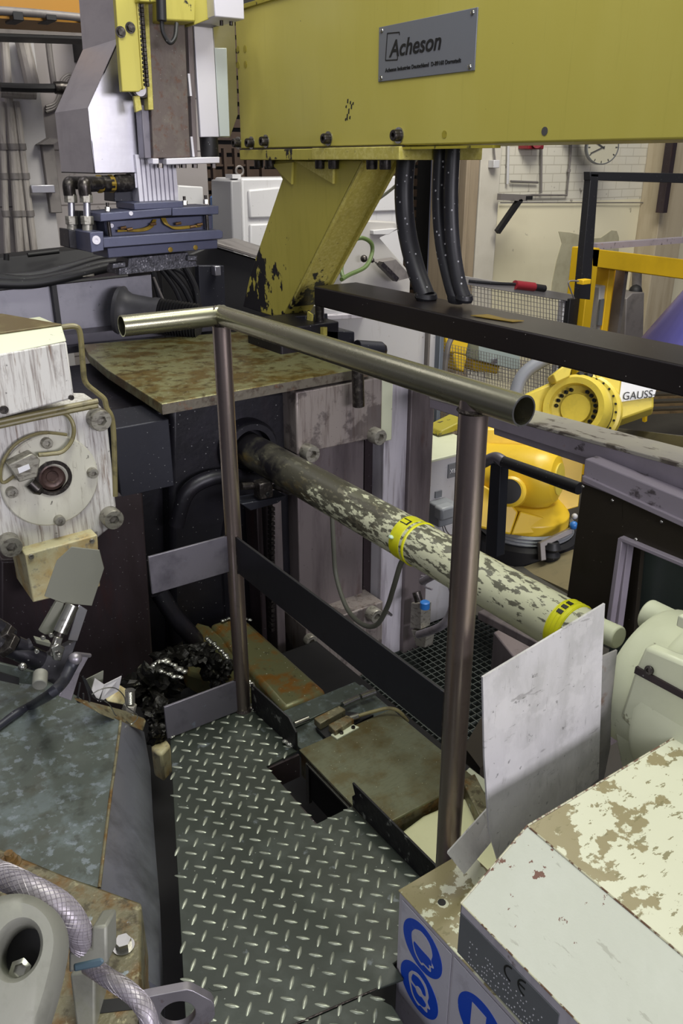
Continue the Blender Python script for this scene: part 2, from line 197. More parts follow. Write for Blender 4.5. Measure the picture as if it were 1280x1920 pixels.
# ------------------------------------------------------------------ mesh building
class MB:
    def __init__(s): s.bm = bmesh.new()
    def poly(s, pts):
        vs_ = [s.bm.verts.new(Vector(p)) for p in pts]; return s.bm.faces.new(vs_)
    def prism(s, pts, vec):
        vec = Vector(vec); pts = [Vector(p) for p in pts]
        a = [s.bm.verts.new(p) for p in pts]; b = [s.bm.verts.new(p + vec) for p in pts]; n = len(pts)
        s.bm.faces.new(a); s.bm.faces.new(list(reversed(b)))
        for i in range(n): s.bm.faces.new((a[i], b[i], b[(i + 1) % n], a[(i + 1) % n]))
        return s
    def box(s, x0, x1, y0, y1, z0, z1):
        return s.prism([(x0, y0, z0), (x1, y0, z0), (x1, y1, z0), (x0, y1, z0)], (0, 0, z1 - z0))
    def loft(s, rings, caps=True, closed=False):
        R_ = [[s.bm.verts.new(Vector(p)) for p in r] for r in rings]; n = len(R_[0])
        rng = range(len(R_)) if closed else range(len(R_) - 1)
        for i in rng:
            A, B = R_[i], R_[(i + 1) % len(R_)]
            for k in range(n): s.bm.faces.new((A[k], B[k], B[(k + 1) % n], A[(k + 1) % n]))
        if caps and not closed: s.bm.faces.new(list(reversed(R_[0]))); s.bm.faces.new(R_[-1])
        return s
    def lathe(s, prof, org, axis, seg=28, closed=False):
        org = Vector(org); a = Vector(axis).normalized(); u = a.orthogonal().normalized(); v = a.cross(u)
        rings = [[org + a * h + (u * math.cos(t * 2 * math.pi / seg) + v * math.sin(t * 2 * math.pi / seg)) * max(r, 1e-5) for t in range(seg)] for r, h in prof]
        return s.loft(rings, caps=not closed, closed=closed)
    def cyl(s, p0, p1, r, r2=None, seg=24):
        p0, p1 = Vector(p0), Vector(p1); r2 = r if r2 is None else r2
        return s.lathe([(r, 0), (r2, (p1 - p0).length)], p0, p1 - p0, seg)
    def pipe(s, p0, p1, r, ri, seg=32):
        p0, p1 = Vector(p0), Vector(p1); L_ = (p1 - p0).length
        return s.lathe([(r, 0), (r, L_), (ri, L_), (ri, 0)], p0, p1 - p0, seg, closed=True)
    def tube(s, pts, r, seg=12, sub=6, smooth=True, rfun=None):
        P = [Vector(p) for p in pts]
        if smooth and len(P) > 2: P = spline(P, sub)
        rings = []; prev = None
        for i, p in enumerate(P):
            t = (P[min(i + 1, len(P) - 1)] - P[max(i - 1, 0)]).normalized()
            if prev is None: u = t.orthogonal().normalized()
            else:
                u = (prev - t * prev.dot(t)); u = u.normalized() if u.length > 1e-6 else t.orthogonal().normalized()
            prev = u; v = t.cross(u); rr = r if rfun is None else rfun(i / (len(P) - 1))
            rings.append([p + (u * math.cos(k * 2 * math.pi / seg) + v * math.sin(k * 2 * math.pi / seg)) * rr for k in range(seg)])
        return s.loft(rings)
    def bar(s, p0, p1, w_, h_, up=(0, 0, 1)):
        p0, p1 = Vector(p0), Vector(p1); t = (p1 - p0).normalized(); up = Vector(up); sd = t.cross(up).normalized(); up = sd.cross(t)
        q = [p0 + sd * (a * w_ / 2) + up * (b * h_ / 2) for a, b in ((-1, -1), (1, -1), (1, 1), (-1, 1))]
        return s.prism(q, p1 - p0)
    def hexnut(s, p0, p1, r): return s.cyl(p0, p1, r, seg=6)
    def ball(s, c, r, sub=2, scale=(1, 1, 1)):
        m = Matrix.Translation(Vector(c)) @ Matrix.Diagonal((r * scale[0], r * scale[1], r * scale[2], 1))
        bmesh.ops.create_icosphere(s.bm, subdivisions=sub, radius=1, matrix=m); return s
def spline(P, sub):
    out = []
    for i in range(len(P) - 1):
        p0, p1, p2, p3 = P[max(i - 1, 0)], P[i], P[i + 1], P[min(i + 2, len(P) - 1)]
        for k in range(sub):
            t = k / sub
            out.append(0.5 * ((2 * p1) + (p2 - p0) * t + (2 * p0 - 5 * p1 + 4 * p2 - p3) * t * t + (3 * p1 - p0 - 3 * p2 + p3) * t ** 3))
    out.append(P[-1]); return out

def tag(o, label=None, cat=None, group=None, kind=None):
    if label: o['label'] = label
    if cat: o['category'] = cat
    if group: o['group'] = group
    if kind: o['kind'] = kind
    return o
def thing(name, label, cat, loc, group=None):
    o = bpy.data.objects.new(name, None); C.objects.link(o); o.location = loc; o.empty_display_size = .05
    return tag(o, label, cat, group)
def worldpos(o):
    v = Vector((0, 0, 0))
    while o is not None: v += o.location; o = o.parent
    return v
def obj(name, mb, mat, parent=None, bevel=0.0, label=None, sharp=32, seg=2):
    bm = mb.bm; bmesh.ops.recalc_face_normals(bm, faces=bm.faces)
    me = bpy.data.meshes.new(name)
    for f_ in bm.faces: f_.smooth = True
    for e in bm.edges:
        if len(e.link_faces) != 2 or e.calc_face_angle(0) > math.radians(sharp): e.smooth = False
    if parent is None:
        xs = [v.co for v in bm.verts]; lo = Vector((min(v.x for v in xs), min(v.y for v in xs), min(v.z for v in xs))); hi = Vector((max(v.x for v in xs), max(v.y for v in xs), max(v.z for v in xs)))
        org = Vector(((lo.x + hi.x) / 2, (lo.y + hi.y) / 2, lo.z)); off = org
    else: org = Vector((0, 0, 0)); off = worldpos(parent)
    for v in bm.verts: v.co -= off
    bm.to_mesh(me); bm.free()
    for m in (mat if isinstance(mat, (list, tuple)) else [mat]): me.materials.append(m)
    o = bpy.data.objects.new(name, me); C.objects.link(o); o.location = org; o.parent = parent
    if bevel:
        md = o.modifiers.new('edge', 'BEVEL'); md.width = bevel; md.segments = seg; md.limit_method = 'ANGLE'; md.angle_limit = math.radians(35)
    if label: o['label'] = label
    return o
def single(name, mb, mat, label, cat, group=None, bevel=0.0, kind=None):
    return tag(obj(name, mb, mat, None, bevel), label, cat, group, kind)
def struct(name, mb, mat, bevel=0.0): return tag(obj(name, mb, mat, None, bevel), kind='structure')

def sockethead(mb, c, axis, r, h):
    """cap screw head: chamfered cylinder with a sunk hexagonal socket, c = centre of its underside"""
    a = Vector(axis).normalized(); u = a.orthogonal().normalized(); v = a.cross(u); c = Vector(c); n = 24
    def ring(rr, hh): return [c + a * hh + (u * math.cos(2 * math.pi * k / n) + v * math.sin(2 * math.pi * k / n)) * rr for k in range(n)]
    def hx(hh, f_=1.0):
        out = []
        for k in range(n):
            t = 2 * math.pi * k / n; d = math.cos(math.pi / 6) / math.cos((t % (math.pi / 3)) - math.pi / 6)
            out.append(c + a * hh + (u * math.cos(t) + v * math.sin(t)) * (r * .5 * d * f_))
        return out
    mb.loft([ring(r, 0), ring(r, h * .88), ring(r * .92, h), hx(h), hx(h * .45), hx(h * .44, .1)])
    return mb
def bolts(parent, spots, axis, r, h, mat, name='bolt'):
    for p in spots: obj(name, sockethead(MB(), p, axis, r, h), mat, parent)
def hexbolt(parent, p, axis, r, h, mat, name='hex_bolt', stud=0.0):
    a = Vector(axis).normalized(); p = Vector(p); mb = MB().lathe([(r * 1.35, 0), (r * 1.35, h * .15)], p, a, 24); mb.hexnut(p + a * h * .15, p + a * h, r)
    if stud: mb.cyl(p + a * h, p + a * (h + stud), r * .55, seg=16)
    return obj(name, mb, mat, parent)
def textmesh(body, size, shear=0.0, offset=0.0, extrude=0.0006, align='LEFT'):
    cu = bpy.data.curves.new('t', 'FONT'); cu.body = body; cu.size = size; cu.shear = shear; cu.offset = offset; cu.extrude = extrude; cu.align_x = align
    o = bpy.data.objects.new('t', cu); C.objects.link(o); dg = bpy.context.evaluated_depsgraph_get()
    me = bpy.data.meshes.new_from_object(o.evaluated_get(dg)); bpy.data.objects.remove(o); return me
def lettering(name, body, size, org, right, up, mat, parent, sx=1.0, width=None, **k):
    """text laid on a surface: org = lower left corner, right/up = directions in the surface"""
    me = textmesh(body, size, **k); r_ = Vector(right).normalized(); u_ = Vector(up).normalized(); n_ = r_.cross(u_); off = worldpos(parent) if parent else Vector((0, 0, 0))
    if width: xs_v = [v.co.x for v in me.vertices]; sx = width / (max(xs_v) - min(xs_v))
    for v in me.vertices: v.co = Vector(org) + r_ * v.co.x * sx + u_ * v.co.y + n_ * (v.co.z + .0006) - off
    me.materials.append(mat); o = bpy.data.objects.new(name, me); C.objects.link(o); o.parent = parent; return o
def copytree(root, delta, label=None, rot=0):
    r = root.copy(); C.objects.link(r); r.location = root.location + Vector(delta); r.rotation_euler = (0, 0, rot)
    if label: r['label'] = label
    def rec(a, b):
        for ch in list(a.children):
            c = ch.copy(); C.objects.link(c); c.parent = b; rec(ch, c)
    rec(root, r); return r

# ================================================================== SETTING
FZ = -1.25
struct('floor', MB().box(-3, 14, -2, 7.6, FZ - .1, FZ), m_concrete)
WY = 6.6
struct('wall_back', MB().box(-3, 3.2, WY, WY + .2, FZ, 4.2), m_blockwall)
struct('wall_right', MB().box(PY(905, 300, WY).x, 13.5, WY, WY + .2, FZ, 4.2), m_brickwall)
struct('trim_1', MB().box(PY(902, 300, 6.3).x, PY(940, 300, 6.3).x, 6.3, 6.6, FZ, 4.2), M('pale_pillar_paint', 'b9b4a8', .6, 0, [('noise', 2, .5, .8, '9c968a', .6)]), .01)
struct('trim_2', MB().box(PY(862, 300, 6.2).x, PY(900, 300, 6.2).x, 6.2, 6.6, FZ, 4.2).box(PY(876, 300, 6.1).x, PY(884, 300, 6.1).x, 6.1, 6.2, FZ, 4.2), m_beigecol, .01)
struct('trim_3', MB().box(PY(1252, 300, 6.3).x, PY(1300, 300, 6.3).x, 6.3, 6.6, FZ, 4.2), M('stained_pillar_paint', 'a89c84', .6, 0, [('noise', (6, 6, .8), .45, .7, '85775c', .7)]), .01)
# unlit bay between the two walls: its far wall with brown louvres
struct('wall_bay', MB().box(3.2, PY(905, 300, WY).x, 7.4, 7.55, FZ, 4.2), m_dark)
lv = MB()
for k in range(34): lv.box(3.4, 6.0, 7.3, 7.36, -.9 + k * .105, -.9 + k * .105 + .07)
struct('window_1', lv, m_brown)
# left wall column, plaster and brackets
struct('trim_4', MB().box(PY(35, 300, 6.45).x, PY(92, 300, 6.45).x, 6.45, 6.6, FZ, 4.2), M('wall_column_paint', 'a5a2a2', .65, 0, [('noise', 2, .5, .8, '8b8786', .6), ('noise', (5, 5, 1), .62, .7, '5a5654', .6)]), .004)
struct('trim_5', MB().box(2.2, 3.2, 6.35, 6.6, 2.1, 2.35), m_dark)

# ---- things on the left wall
def wallpipe(pts, r, label, group=None, m=m_pipe, name='wall_pipe', Y=6.4):
    t = thing(name, label, 'pipe', PY(*pts[-1], Y), group)
    obj('pipe_run', MB().tube([PY(x, y, Y) for x, y in pts], r, 10, 6), m, t)
    return t
pp = [((2, 190), (14, 478), .022, 'grey wall pipe at the far left edge, thinnest of the left bundle'),
      ((8, 70), (38, 480), .028, 'grey wall pipe second from the left edge of the bundle'),
      ((20, 190), (52, 480), .018, 'thin grey pipe third from the left in the wall bundle'),
      ((30, 190), (66, 480), .024, 'grey wall pipe at the right of the left bundle')]
for a, b_, r, lb in pp:
    t = wallpipe([a, b_], r, lb, 'pipes down the left wall', Y=6.38)
    for yy in (275, 330, 400):
        f_ = (yy - a[1]) / (b_[1] - a[1]); c = PY(a[0] + (b_[0] - a[0]) * f_, yy, 6.38)
        obj('pipe_clip', MB().lathe([(r * 1.3, -.02), (r * 1.3, .02)], c, (0, 0, 1), 12), m_steelbeam, t)
wallpipe([(40, 70), (52, 120), (60, 158)], .05, 'fat lagged pipe stub hanging down under the grey wall beam', Y=6.36)
wallpipe([(0, 172), (40, 175), (66, 176)], .036, 'short fat lagged pipe lying level below the dark rod', Y=6.3)
t = wallpipe([(0, 163), (60, 165), (122, 165)], .026, 'long dark round rod sticking in level from the left edge', m=m_dark, name='wall_rod', Y=5.9)
obj('end_collar', MB().lathe([(.036, -.05), (.04, 0), (.034, .06), (.012, .07)], PY(117, 165, 5.9), (1, 0, 0), 16), m_bolt, t)
wallpipe([(90, 72), (94, 110), (101, 160)], .022, 'dark thin drop pipe beside the white column', m=m_steelbeam, Y=6.4)
hs = MB()
for k in range(3):
    o_ = k * 5
    hs.tube([PY(86, 200 + o_, 6.585), PY(104, 192 + o_, 6.585), PY(113, 170 + o_, 6.585), PY(116 + o_, 150, 6.585), PY(132, 140 + o_, 6.585), PY(147, 152 + o_, 6.585), PY(152, 170, 6.585)], .012, 8, 6)
single('bent_cable', hs, m_steelbeam, 'dark cables looping in an S on the left wall above the junction panel', 'cable')
single('wall_panel', MB().box(PY(134, 155, 6.4).x, PY(185, 155, 6.4).x, 6.4, 6.6, PY(150, 255, 6.4).z, PY(150, 155, 6.4).z), m_pipe, 'pale flat panel on the left wall behind the silver cover', 'panel', bevel=.01)
t = thing('cable_duct', 'dark grey duct on the left wall with a tilted top cap', 'duct', PY(88, 410, 6.4))
obj('duct_body', MB().box(PY(78, 270, 6.4).x, PY(101, 270, 6.4).x, 6.4, 6.6, PY(88, 400, 6.4).z, PY(88, 266, 6.4).z), m_steelbeam, t, .006)
obj('duct_cap', MB().prism([PY(73, 271, 6.35), PY(94, 258, 6.35), PY(112, 262, 6.35), PY(100, 271, 6.35)], (0, .2, 0)), m_steelbeam, t)
obj('strap', MB().box(PY(60, 360, 6.33).x, PY(104, 360, 6.33).x, 6.33, 6.4, PY(80, 362, 6.33).z, PY(80, 347, 6.33).z), m_alu, t, .004)
# beams at the top left
t = thing('crane_beam', 'orange yellow crane girder high at the top left corner', 'girder', PY(90, 20, 5.2))
obj('girder_web', MB().prism([PY(-60, -60, 5.2), PY(215, -60, 5.2), PY(215, 36, 5.2), PY(-60, 14, 5.2)], (0, .25, 0)), m_orange, t)
obj('lower_flange', MB().prism([PY(-60, 26, 5.1), PY(215, 42, 5.1), PY(215, 47, 5.1), PY(-60, 31, 5.1)], (0, .4, 0)), m_orange, t)
obj('power_rail', MB().tube([PY(-60, 16, 5.05), PY(60, 24, 5.05), PY(215, 39, 5.05)], .02, 12, 3), m_steelbeam, t)
for px_ in (22, 84, 150): obj('rail_hanger', MB().box(PY(px_, 20, 5.04).x, PY(px_ + 20, 20, 5.04).x, 5.03, 5.2, PY(px_, 38, 5.04).z, PY(px_, 18 + px_ * .09, 5.04).z), m_dark, t, .004)
t = thing('wall_girder', 'dirty grey level girder under the orange crane girder', 'girder', PY(90, 65, 5.9))
obj('girder_face', MB().prism([PY(-60, 38, 5.9), PY(330, 52, 5.9), PY(330, 74, 5.9), PY(-60, 60, 5.9)], (0, .1, 0)), m_steelbeam, t)
obj('bottom_flange', MB().prism([PY(-60, 61, 5.85), PY(330, 75, 5.85), PY(330, 79, 5.85), PY(-60, 66, 5.85)], (0, .3, 0)), m_dark, t)

# ---- things on the right wall
ck = thing('wall_clock', 'round wall clock with grey face hanging high on the brick wall', 'clock', PY(1132, 288, 6.2))
cc = PY(1130, 276, 6.2); rr = .17
ca = Vector((-.55, -.82, 0)).normalized(); cu_ = Vector((0, 0, 1)); cr_ = cu_.cross(ca) * -1
cr_ = ca.cross(cu_) * -1
obj('clock_case', MB().lathe([(rr, -.09), (rr, 0), (rr * .95, .01), (rr * .93, 0), (rr * .93, -.01)], cc, ca, 40), m_signplate, ck)
obj('dial', MB().lathe([(rr * .93, -.02), (rr * .93, -.005)], cc, ca, 40), M('clock_dial', '9a9683', .5), ck)
def on_dial(a, r0, r1, w_):
    d = cu_ * math.cos(a) + cr_ * math.sin(a); s_ = ca.cross(d) * w_
    return [cc + d * r0 - s_, cc + d * r0 + s_, cc + d * r1 + s_, cc + d * r1 - s_]
mk = MB()
for k in range(12): mk.prism(on_dial(k * math.pi / 6, rr * .78, rr * .9, .004), ca * .004)
obj('hour_marks', mk, m_blackink, ck)
obj('hour_hand', MB().prism(on_dial(math.radians(300), -.02, rr * .5, .006), ca * .008), m_blackink, ck)
obj('minute_hand', MB().prism(on_dial(math.radians(245), -.02, rr * .8, .004), ca * .01), m_blackink, ck)
obj('wall_bracket', MB().box(cc.x - .25, cc.x + .02, 6.25, 6.6, cc.z + .1, cc.z + .13), m_dark, ck)
def conduit(pts, lb, r=.012, name='conduit', m=m_steelbeam):
    t = thing(name, lb, 'conduit', PY(*pts[-1], 6.56)); obj('pipe_run', MB().tube([PY(x, y, 6.56) for x, y in pts], r, 8, 1, False), m, t); return t
conduit([(1015, 255), (1014, 362)], 'thin straight conduit dropping down the brick wall')
t = conduit([(1071, 255), (1069, 290), (1062, 366), (1000, 366), (960, 368)], 'thin conduit turning from upright to level on the brick wall')
obj('clip', MB().lathe([(.02, -.015), (.02, .015)], PY(1066, 320, 6.56), (0, 0, 1), 10), m_steelbeam, t)
conduit([(957, 340), (1008, 342)], 'short level rod on the brick wall')
conduit([(953, 255), (951, 345)], 'white upright rod beside the pillar on the brick wall', .014, m=m_white)
conduit([(938, 380), (1256, 380)], 'long thin level wire where the brick meets the plaster', .006)
conduit([(1241, 255), (1228, 450)], 'thin upright wire at the right of the brick wall', .006)
t = thing('wall_bracket_arm', 'dark steel cantilever bracket with a diagonal strut by the pillar', 'bracket', PY(935, 430, 6.2))
obj('arm', MB().bar(PY(935, 369, 6.2), PY(985, 371, 6.2), .05, .06), m_steelbeam, t)
obj('arm_tip', MB().bar(PY(982, 371, 6.2), PY(994, 371, 6.2), .06, .035), m_dark, t)
obj('strut', MB().bar(PY(932, 435, 6.2), PY(975, 373, 6.2), .05, .05), m_dark, t)
t = thing('call_point', 'red plastic box on the brick wall just under the yellow beam', 'box', PY(1000, 279, 6.5))
obj('housing', MB().box(PY(985, 262, 6.5).x, PY(1014, 262, 6.5).x, 6.45, 6.6, PY(1000, 280, 6.5).z, PY(1000, 255, 6.5).z), m_red, t, .01)
obj('knob', MB().cyl(PY(1007, 268, 6.45), PY(1007, 268, 6.38), .05), m_red, t)
t = thing('switch_box', 'small white switch box on a cord on the pale pillar', 'switch', PY(928, 315, 6.28))
obj('switch_body', MB().box(PY(922, 300, 6.25).x, PY(933, 300, 6.25).x, 6.22, 6.3, PY(928, 315, 6.25).z, PY(928, 300, 6.25).z), m_white, t, .006)
obj('cord', MB().tube([PY(927, 258, 6.27), PY(926, 280, 6.27), PY(928, 301, 6.27)], .008, 8), m_steelbeam, t)
# plaster scar on the wall
pl = [(1047, 434), (1068, 436), (1085, 440), (1100, 443), (1112, 447), (1126, 446), (1138, 438), (1146, 432), (1156, 433), (1160, 445), (1158, 560), (1120, 560), (1032, 560), (1035, 530), (1043, 490), (1053, 455)]
struct('trim_6', MB().prism([PY(x, y, 6.594) for x, y in pl], (0, .006, 0)), M('bare_grey_plaster', 'a5a087', .8, 0, [('noise', 5, .45, .7, '8d876e', .7)]))

# ================================================================== SAFETY FENCE, YELLOW FRAME, ROBOT
def mesh_panel(name, label, p00, p10, p01, p11, nx, nz, m, th=.003):
    t = thing(name, label, 'fence', (Vector(p01) + Vector(p11)) / 2)
    g = MB(); a, b_, c, d = map(Vector, (p00, p10, p01, p11))
    for i in range(nx + 1):
        f_ = i / nx; g.bar(a.lerp(b_, f_), c.lerp(d, f_), th, th, (1, .3, 0))
    for j in range(nz + 1):
        f_ = j / nz; g.bar(a.lerp(c, f_), b_.lerp(d, f_), th, th)
    obj('wire_grid', g, m, t)
    return t
fy = 4.6
t = mesh_panel('mesh_fence', 'wire mesh safety fence with a steel top rail behind the black beam', PY(868, 528, fy), PY(1074, 562, fy), PY(868, 700, fy), PY(1074, 740, fy), 34, 22, m_steelbeam, .004)
obj('top_rail', MB().bar(PY(862, 524, fy), PY(1078, 560, fy), .04, .06), M('grey_fence_rail', '85827e', .5, .3), t, .004)
obj('end_post', MB().box(PY(1060, 560, fy).x, PY(1078, 560, fy).x, fy - .05, fy + .05, FZ, PY(1070, 558, fy).z), m_black, t, .004)
t = mesh_panel('mesh_fence', 'fine wire mesh guard under the black beam behind the railing', PY(820, 640, 4.3), PY(1040, 690, 4.3), PY(820, 800, 4.3), PY(1040, 860, 4.3), 44, 28, m_steelbeam, .003)
t = thing('pneumatic_tool', 'red and black air tool lying along the fence top rail', 'tool', PY(990, 540, fy))
obj('tool_body', MB().tube([PY(965, 534, fy - .02), PY(1000, 538, fy - .02)], .035, 12), m_red, t)
obj('tool_grip', MB().tube([PY(1000, 538, fy - .02), PY(1020, 541, fy - .02)], .028, 12), m_black, t)
obj('air_hose', MB().tube([PY(878, 527, fy - .02), PY(920, 531, fy - .02), PY(966, 533, fy - .02)], .012, 8), m_black, t)

t = thing('portal_frame', 'large yellow steel portal frame at the right edge under the black frame', 'frame', PY(1110, 700, 4.5))
fy2 = 4.5
A, B = PY(1110, 466, fy2), PY(1160, 640, fy2)
obj('upright', MB().box(PY(1108, 470, fy2).x, PY(1124, 470, fy2).x, fy2, fy2 + .2, FZ, PY(1110, 466, fy2).z), m_frameyel, t, .006)
obj('crossbeam', MB().prism([PY(1110, 466, fy2), PY(1330, 492, fy2), PY(1330, 530, fy2), PY(1124, 502, fy2), PY(1110, 500, fy2)], (0, .2, 0)), m_frameyel, t, .006)
obj('inner_post', MB().box(PY(1161, 505, fy2).x, PY(1172, 505, fy2).x, fy2 + .1, fy2 + .3, FZ, PY(1165, 505, fy2).z), M('painted_lit_yellow', 'e8b820', .45), t, .006)  # brighter yellow than the frame: light inside the portal put into the colour
obj('inner_panel', MB().prism([PY(1124, 500, fy2 + .3), PY(1162, 506, fy2 + .3), PY(1162, 760, fy2 + .3), PY(1124, 740, fy2 + .3)], (0, .02, 0)), M('yellow_sheet', 'e0a81c', .4), t)
obj('slide_rail', MB().bar(PY(1112, 462, fy2 + .3), PY(1330, 446, fy2 + .3), .08, .05), m_greybeam, t)
obj('grey_edge', MB().box(PY(1172, 506, fy2 + .2).x, PY(1178, 506, fy2 + .2).x, fy2 + .2, fy2 + .3, FZ, PY(1172, 506, fy2 + .2).z), m_steelbeam, t)
t = thing('guard_frame', 'black square tube frame standing at right in front of the yellow portal', 'frame', PY(1100, 560, 4.2))
gy = 4.2
obj('upright', MB().prism([PY(1108, 326, gy), PY(1122, 326, gy), PY(1106, 562, gy), PY(1086, 560, gy)], (0, .06, 0)), m_black, t, .003)
obj('crossbar', MB().prism([PY(1106, 322, gy), PY(1330, 326, gy), PY(1330, 345, gy), PY(1106, 338, gy)], (0, .06, 0)), m_black, t, .003)
obj('far_upright', MB().box(PY(1254, 270, 6.2).x, PY(1262, 270, 6.2).x, 6.15, 6.25, PY(1255, 398, 6.2).z, 2.4), m_rustcol, t)
t = thing('sensor', 'yellow light sensor with a cable clamped to the black frame upright', 'sensor', PY(1090, 535, 4.15))
obj('sensor_body', MB().box(PY(1083, 524, 4.15).x, PY(1098, 524, 4.15).x, 4.1, 4.16, PY(1090, 532, 4.15).z, PY(1090, 523, 4.15).z), m_frameyel, t, .004)
obj('cable', MB().tube([PY(1084, 527, 4.13), PY(1066, 528, 4.13), PY(1070, 545, 4.13), PY(1076, 560, 4.13)], .006, 8), m_steelbeam, t)
single('fence_post_panel', MB().box(PY(1076, 560, 4.5).x, PY(1106, 560, 4.5).x, 4.6, 4.66, FZ, PY(1090, 560, 4.6).z), m_white, 'white flat post panel between the fence end and the yellow portal', 'panel', bevel=.005)
t = thing('control_terminal', 'white narrow control terminal seen through the yellow portal', 'terminal', PY(1135, 700, 4.6))
obj('housing', MB().prism([PY(1124, 538, 4.62), PY(1136, 535, 4.62), PY(1142, 545, 4.62), PY(1134, 720, 4.62), PY(1116, 720, 4.62)], (0, .12, 0)), m_white, t, .01)
obj('face_plate', MB().prism([PY(1126, 562, 4.6), PY(1133, 560, 4.6), PY(1128, 610, 4.6), PY(1121, 610, 4.6)], (0, .02, 0)), m_signplate, t)
t = thing('grey_cabinet', 'grey cabinet with sloping top far behind the portal frame', 'cabinet', PY(1190, 640, 5.4))
obj('cabinet_body', MB().prism([PY(1174, 560, 5.4), PY(1186, 549, 5.4), PY(1208, 548, 5.4), PY(1202, 760, 5.4), PY(1166, 760, 5.4)], (0, .4, 0)), m_steelbeam, t, .01)
obj('pipe_stack', MB().cyl(PY(1193, 548, 5.6), PY(1194, 500, 5.6), .05), m_steelbeam, t)
obj('cap', MB().ball(PY(1191, 546, 5.5), .07), m_dark, t)
t = thing('swept_cone', 'violet tinted shiny sheet metal cone at the right edge', 'cone', PZ(1275, 690, .3))
obj('cone_shell', MB().lathe([(.60, 0), (.585, .02), (.02, .93), (.0, .95)], PY(1330, 700, 3.1), (.05, 0, 1), 48), m_purplesheet, t)
obj('base_flange', MB().lathe([(.64, -.03), (.64, 0), (.60, .004)], PY(1330, 700, 3.1), (.05, 0, 1), 40), m_steelbeam, t)

# robot
RD = 4.3
rb = thing('industrial_robot', 'yellow jointed industrial robot arm behind the railing at right', 'robot', PD(985, 1030, RD))
bc = PD(985, 990, RD)
obj('turntable', MB().lathe([(.27, -.1), (.27, -.02), (.25, 0)], bc, (0, 0, 1), 48), m_dark, rb)
for k in range(3): obj('hose_ring', MB().lathe([(.235, -.012), (.247, 0), (.235, .012), (.223, 0)], bc + Vector((0, 0, .01 + k * .018)), (0, 0, 1), 48, closed=True), M('grey_ring_%s' % 'abc'[k], '8f9296', .4, .4) if k == 0 else bpy.data.materials['grey_ring_a'], rb)
obj('base_column', MB().lathe([(.215, .0), (.215, .10), (.19, .13), (.15, .17)], bc, (0, 0, 1), 40), m_robot, rb, .004)
obj('base_lug', MB().prism([PD(880, 985, RD - .25), PD(958, 1003, RD - .25), PD(972, 960, RD - .25), PD(950, 935, RD - .25), PD(900, 905, RD - .25), PD(885, 905, RD - .25)], CF * .15), m_robot, rb, .01)
obj('base_bracket', MB().prism([PD(958, 1003, RD - .26), PD(1030, 1000, RD - .2), PD(1040, 975, RD - .2), PD(975, 958, RD - .26)], CF * .12), m_robot, rb, .008)
obj('column', MB().prism([PD(880, 900, RD - .1), PD(900, 800, RD - .1), PD(950, 800, RD - .1), PD(1050, 850, RD - .1), PD(1048, 950, RD - .1), PD(975, 965, RD - .1)], CF * .3), m_robot, rb, .02)
obj('motor_barrel', MB().lathe([(.15, -.40), (.155, -.1), (.155, 0), (.145, .05), (.115, .085), (.06, .10), (.0, .102)], PD(1012, 895, RD - .22), CR * .93 - CF * .55 - CU * .12, 40), m_robot, rb)
obj('barrel_cap', MB().lathe([(.08, .0), (.08, .008), (.0, .01)], PD(1012, 895, RD - .22) + (CR * .93 - CF * .55 - CU * .12).normalized() * .094, CR * .93 - CF * .55 - CU * .12, 32), m_robot_pale, rb)
mt = obj('motor', MB().lathe([(.075, -.1), (.075, .04), (.062, .05)], PD(958, 922, RD - .32), -CF + CR * -.3, 28), m_robot, rb)
obj('motor_cover', MB().lathe([(.06, .04), (.06, .058), (.03, .062)], PD(955, 922, RD - .32), -CF + CR * -.3, 28), m_blackink, mt)
obj('rear_plate', MB().prism([PD(1042, 845, RD - .05), PD(1056, 847, RD - .05), PD(1094, 866, RD - .05), PD(1084, 950, RD - .05), PD(1030, 965, RD - .05), PD(1035, 850, RD - .05)], CF * .05), m_robot, rb, .004)
# shoulder: big flanged gear drum
SHC = PD(1090, 771, RD); sc = SHC; ax_ = (CR * .42 - CF * 1.0 + CU * .0).normalized(); ax_l = (-CR * .5 - CF * .87).normalized()
obj('shoulder_flange', MB().lathe([(.20, -.05), (.20, 0), (.185, .01)], SHC, ax_l, 48), m_robot_pale, rb)
fb = MB()
u = ax_l.orthogonal().normalized(); v = ax_l.cross(u)
for k in range(26): p = SHC + (u * math.cos(k * math.pi / 13) + v * math.sin(k * math.pi / 13)) * .178 + ax_l * .008; fb.cyl(p, p + ax_l * .008, .006, seg=8)
obj('flange_bolts', fb, m_blackink, rb)
obj('shoulder_seal', MB().lathe([(.165, 0), (.165, .03)], SHC, ax_l, 48), m_dark, rb)
ds = SHC + ax_l * .05
obj('shoulder_drum', MB().lathe([(.17, 0), (.175, .03), (.172, .10), (.155, .13), (.125, .125), (.12, .07), (.08, .065), (.075, .085), (.0, .085)], ds, ax_l, 48), m_robot_pale, rb)
dr_ = []
for k in range(22):
    if k in (8, 9, 15, 16): continue
    a = k * 2 * math.pi / 22; p = ds + (u * math.cos(a) + v * math.sin(a)) * .10 + ax_l * .068; obj('drum_bolt', sockethead(MB(), p, ax_l, .010, .02), m_blackink, rb)
obj('lower_arm', MB().prism([PD(880, 812, RD + .0), PD(985, 738, RD - .02), PD(1050, 708, RD - .08), PD(1085, 760, RD - .08), PD(1062, 835, RD - .06), PD(900, 860, RD + .0)], CF * .1), m_robot_pale, rb, .02)
obj('upper_arm', MB().prism([PD(1115, 690, RD - .05), PD(1225, 705, RD - .05), PD(1225, 765, RD - .05), PD(1155, 790, RD - .05), PD(1120, 780, RD - .05)], CF * .28 + CR * .1), m_robot_pale, rb, .01)
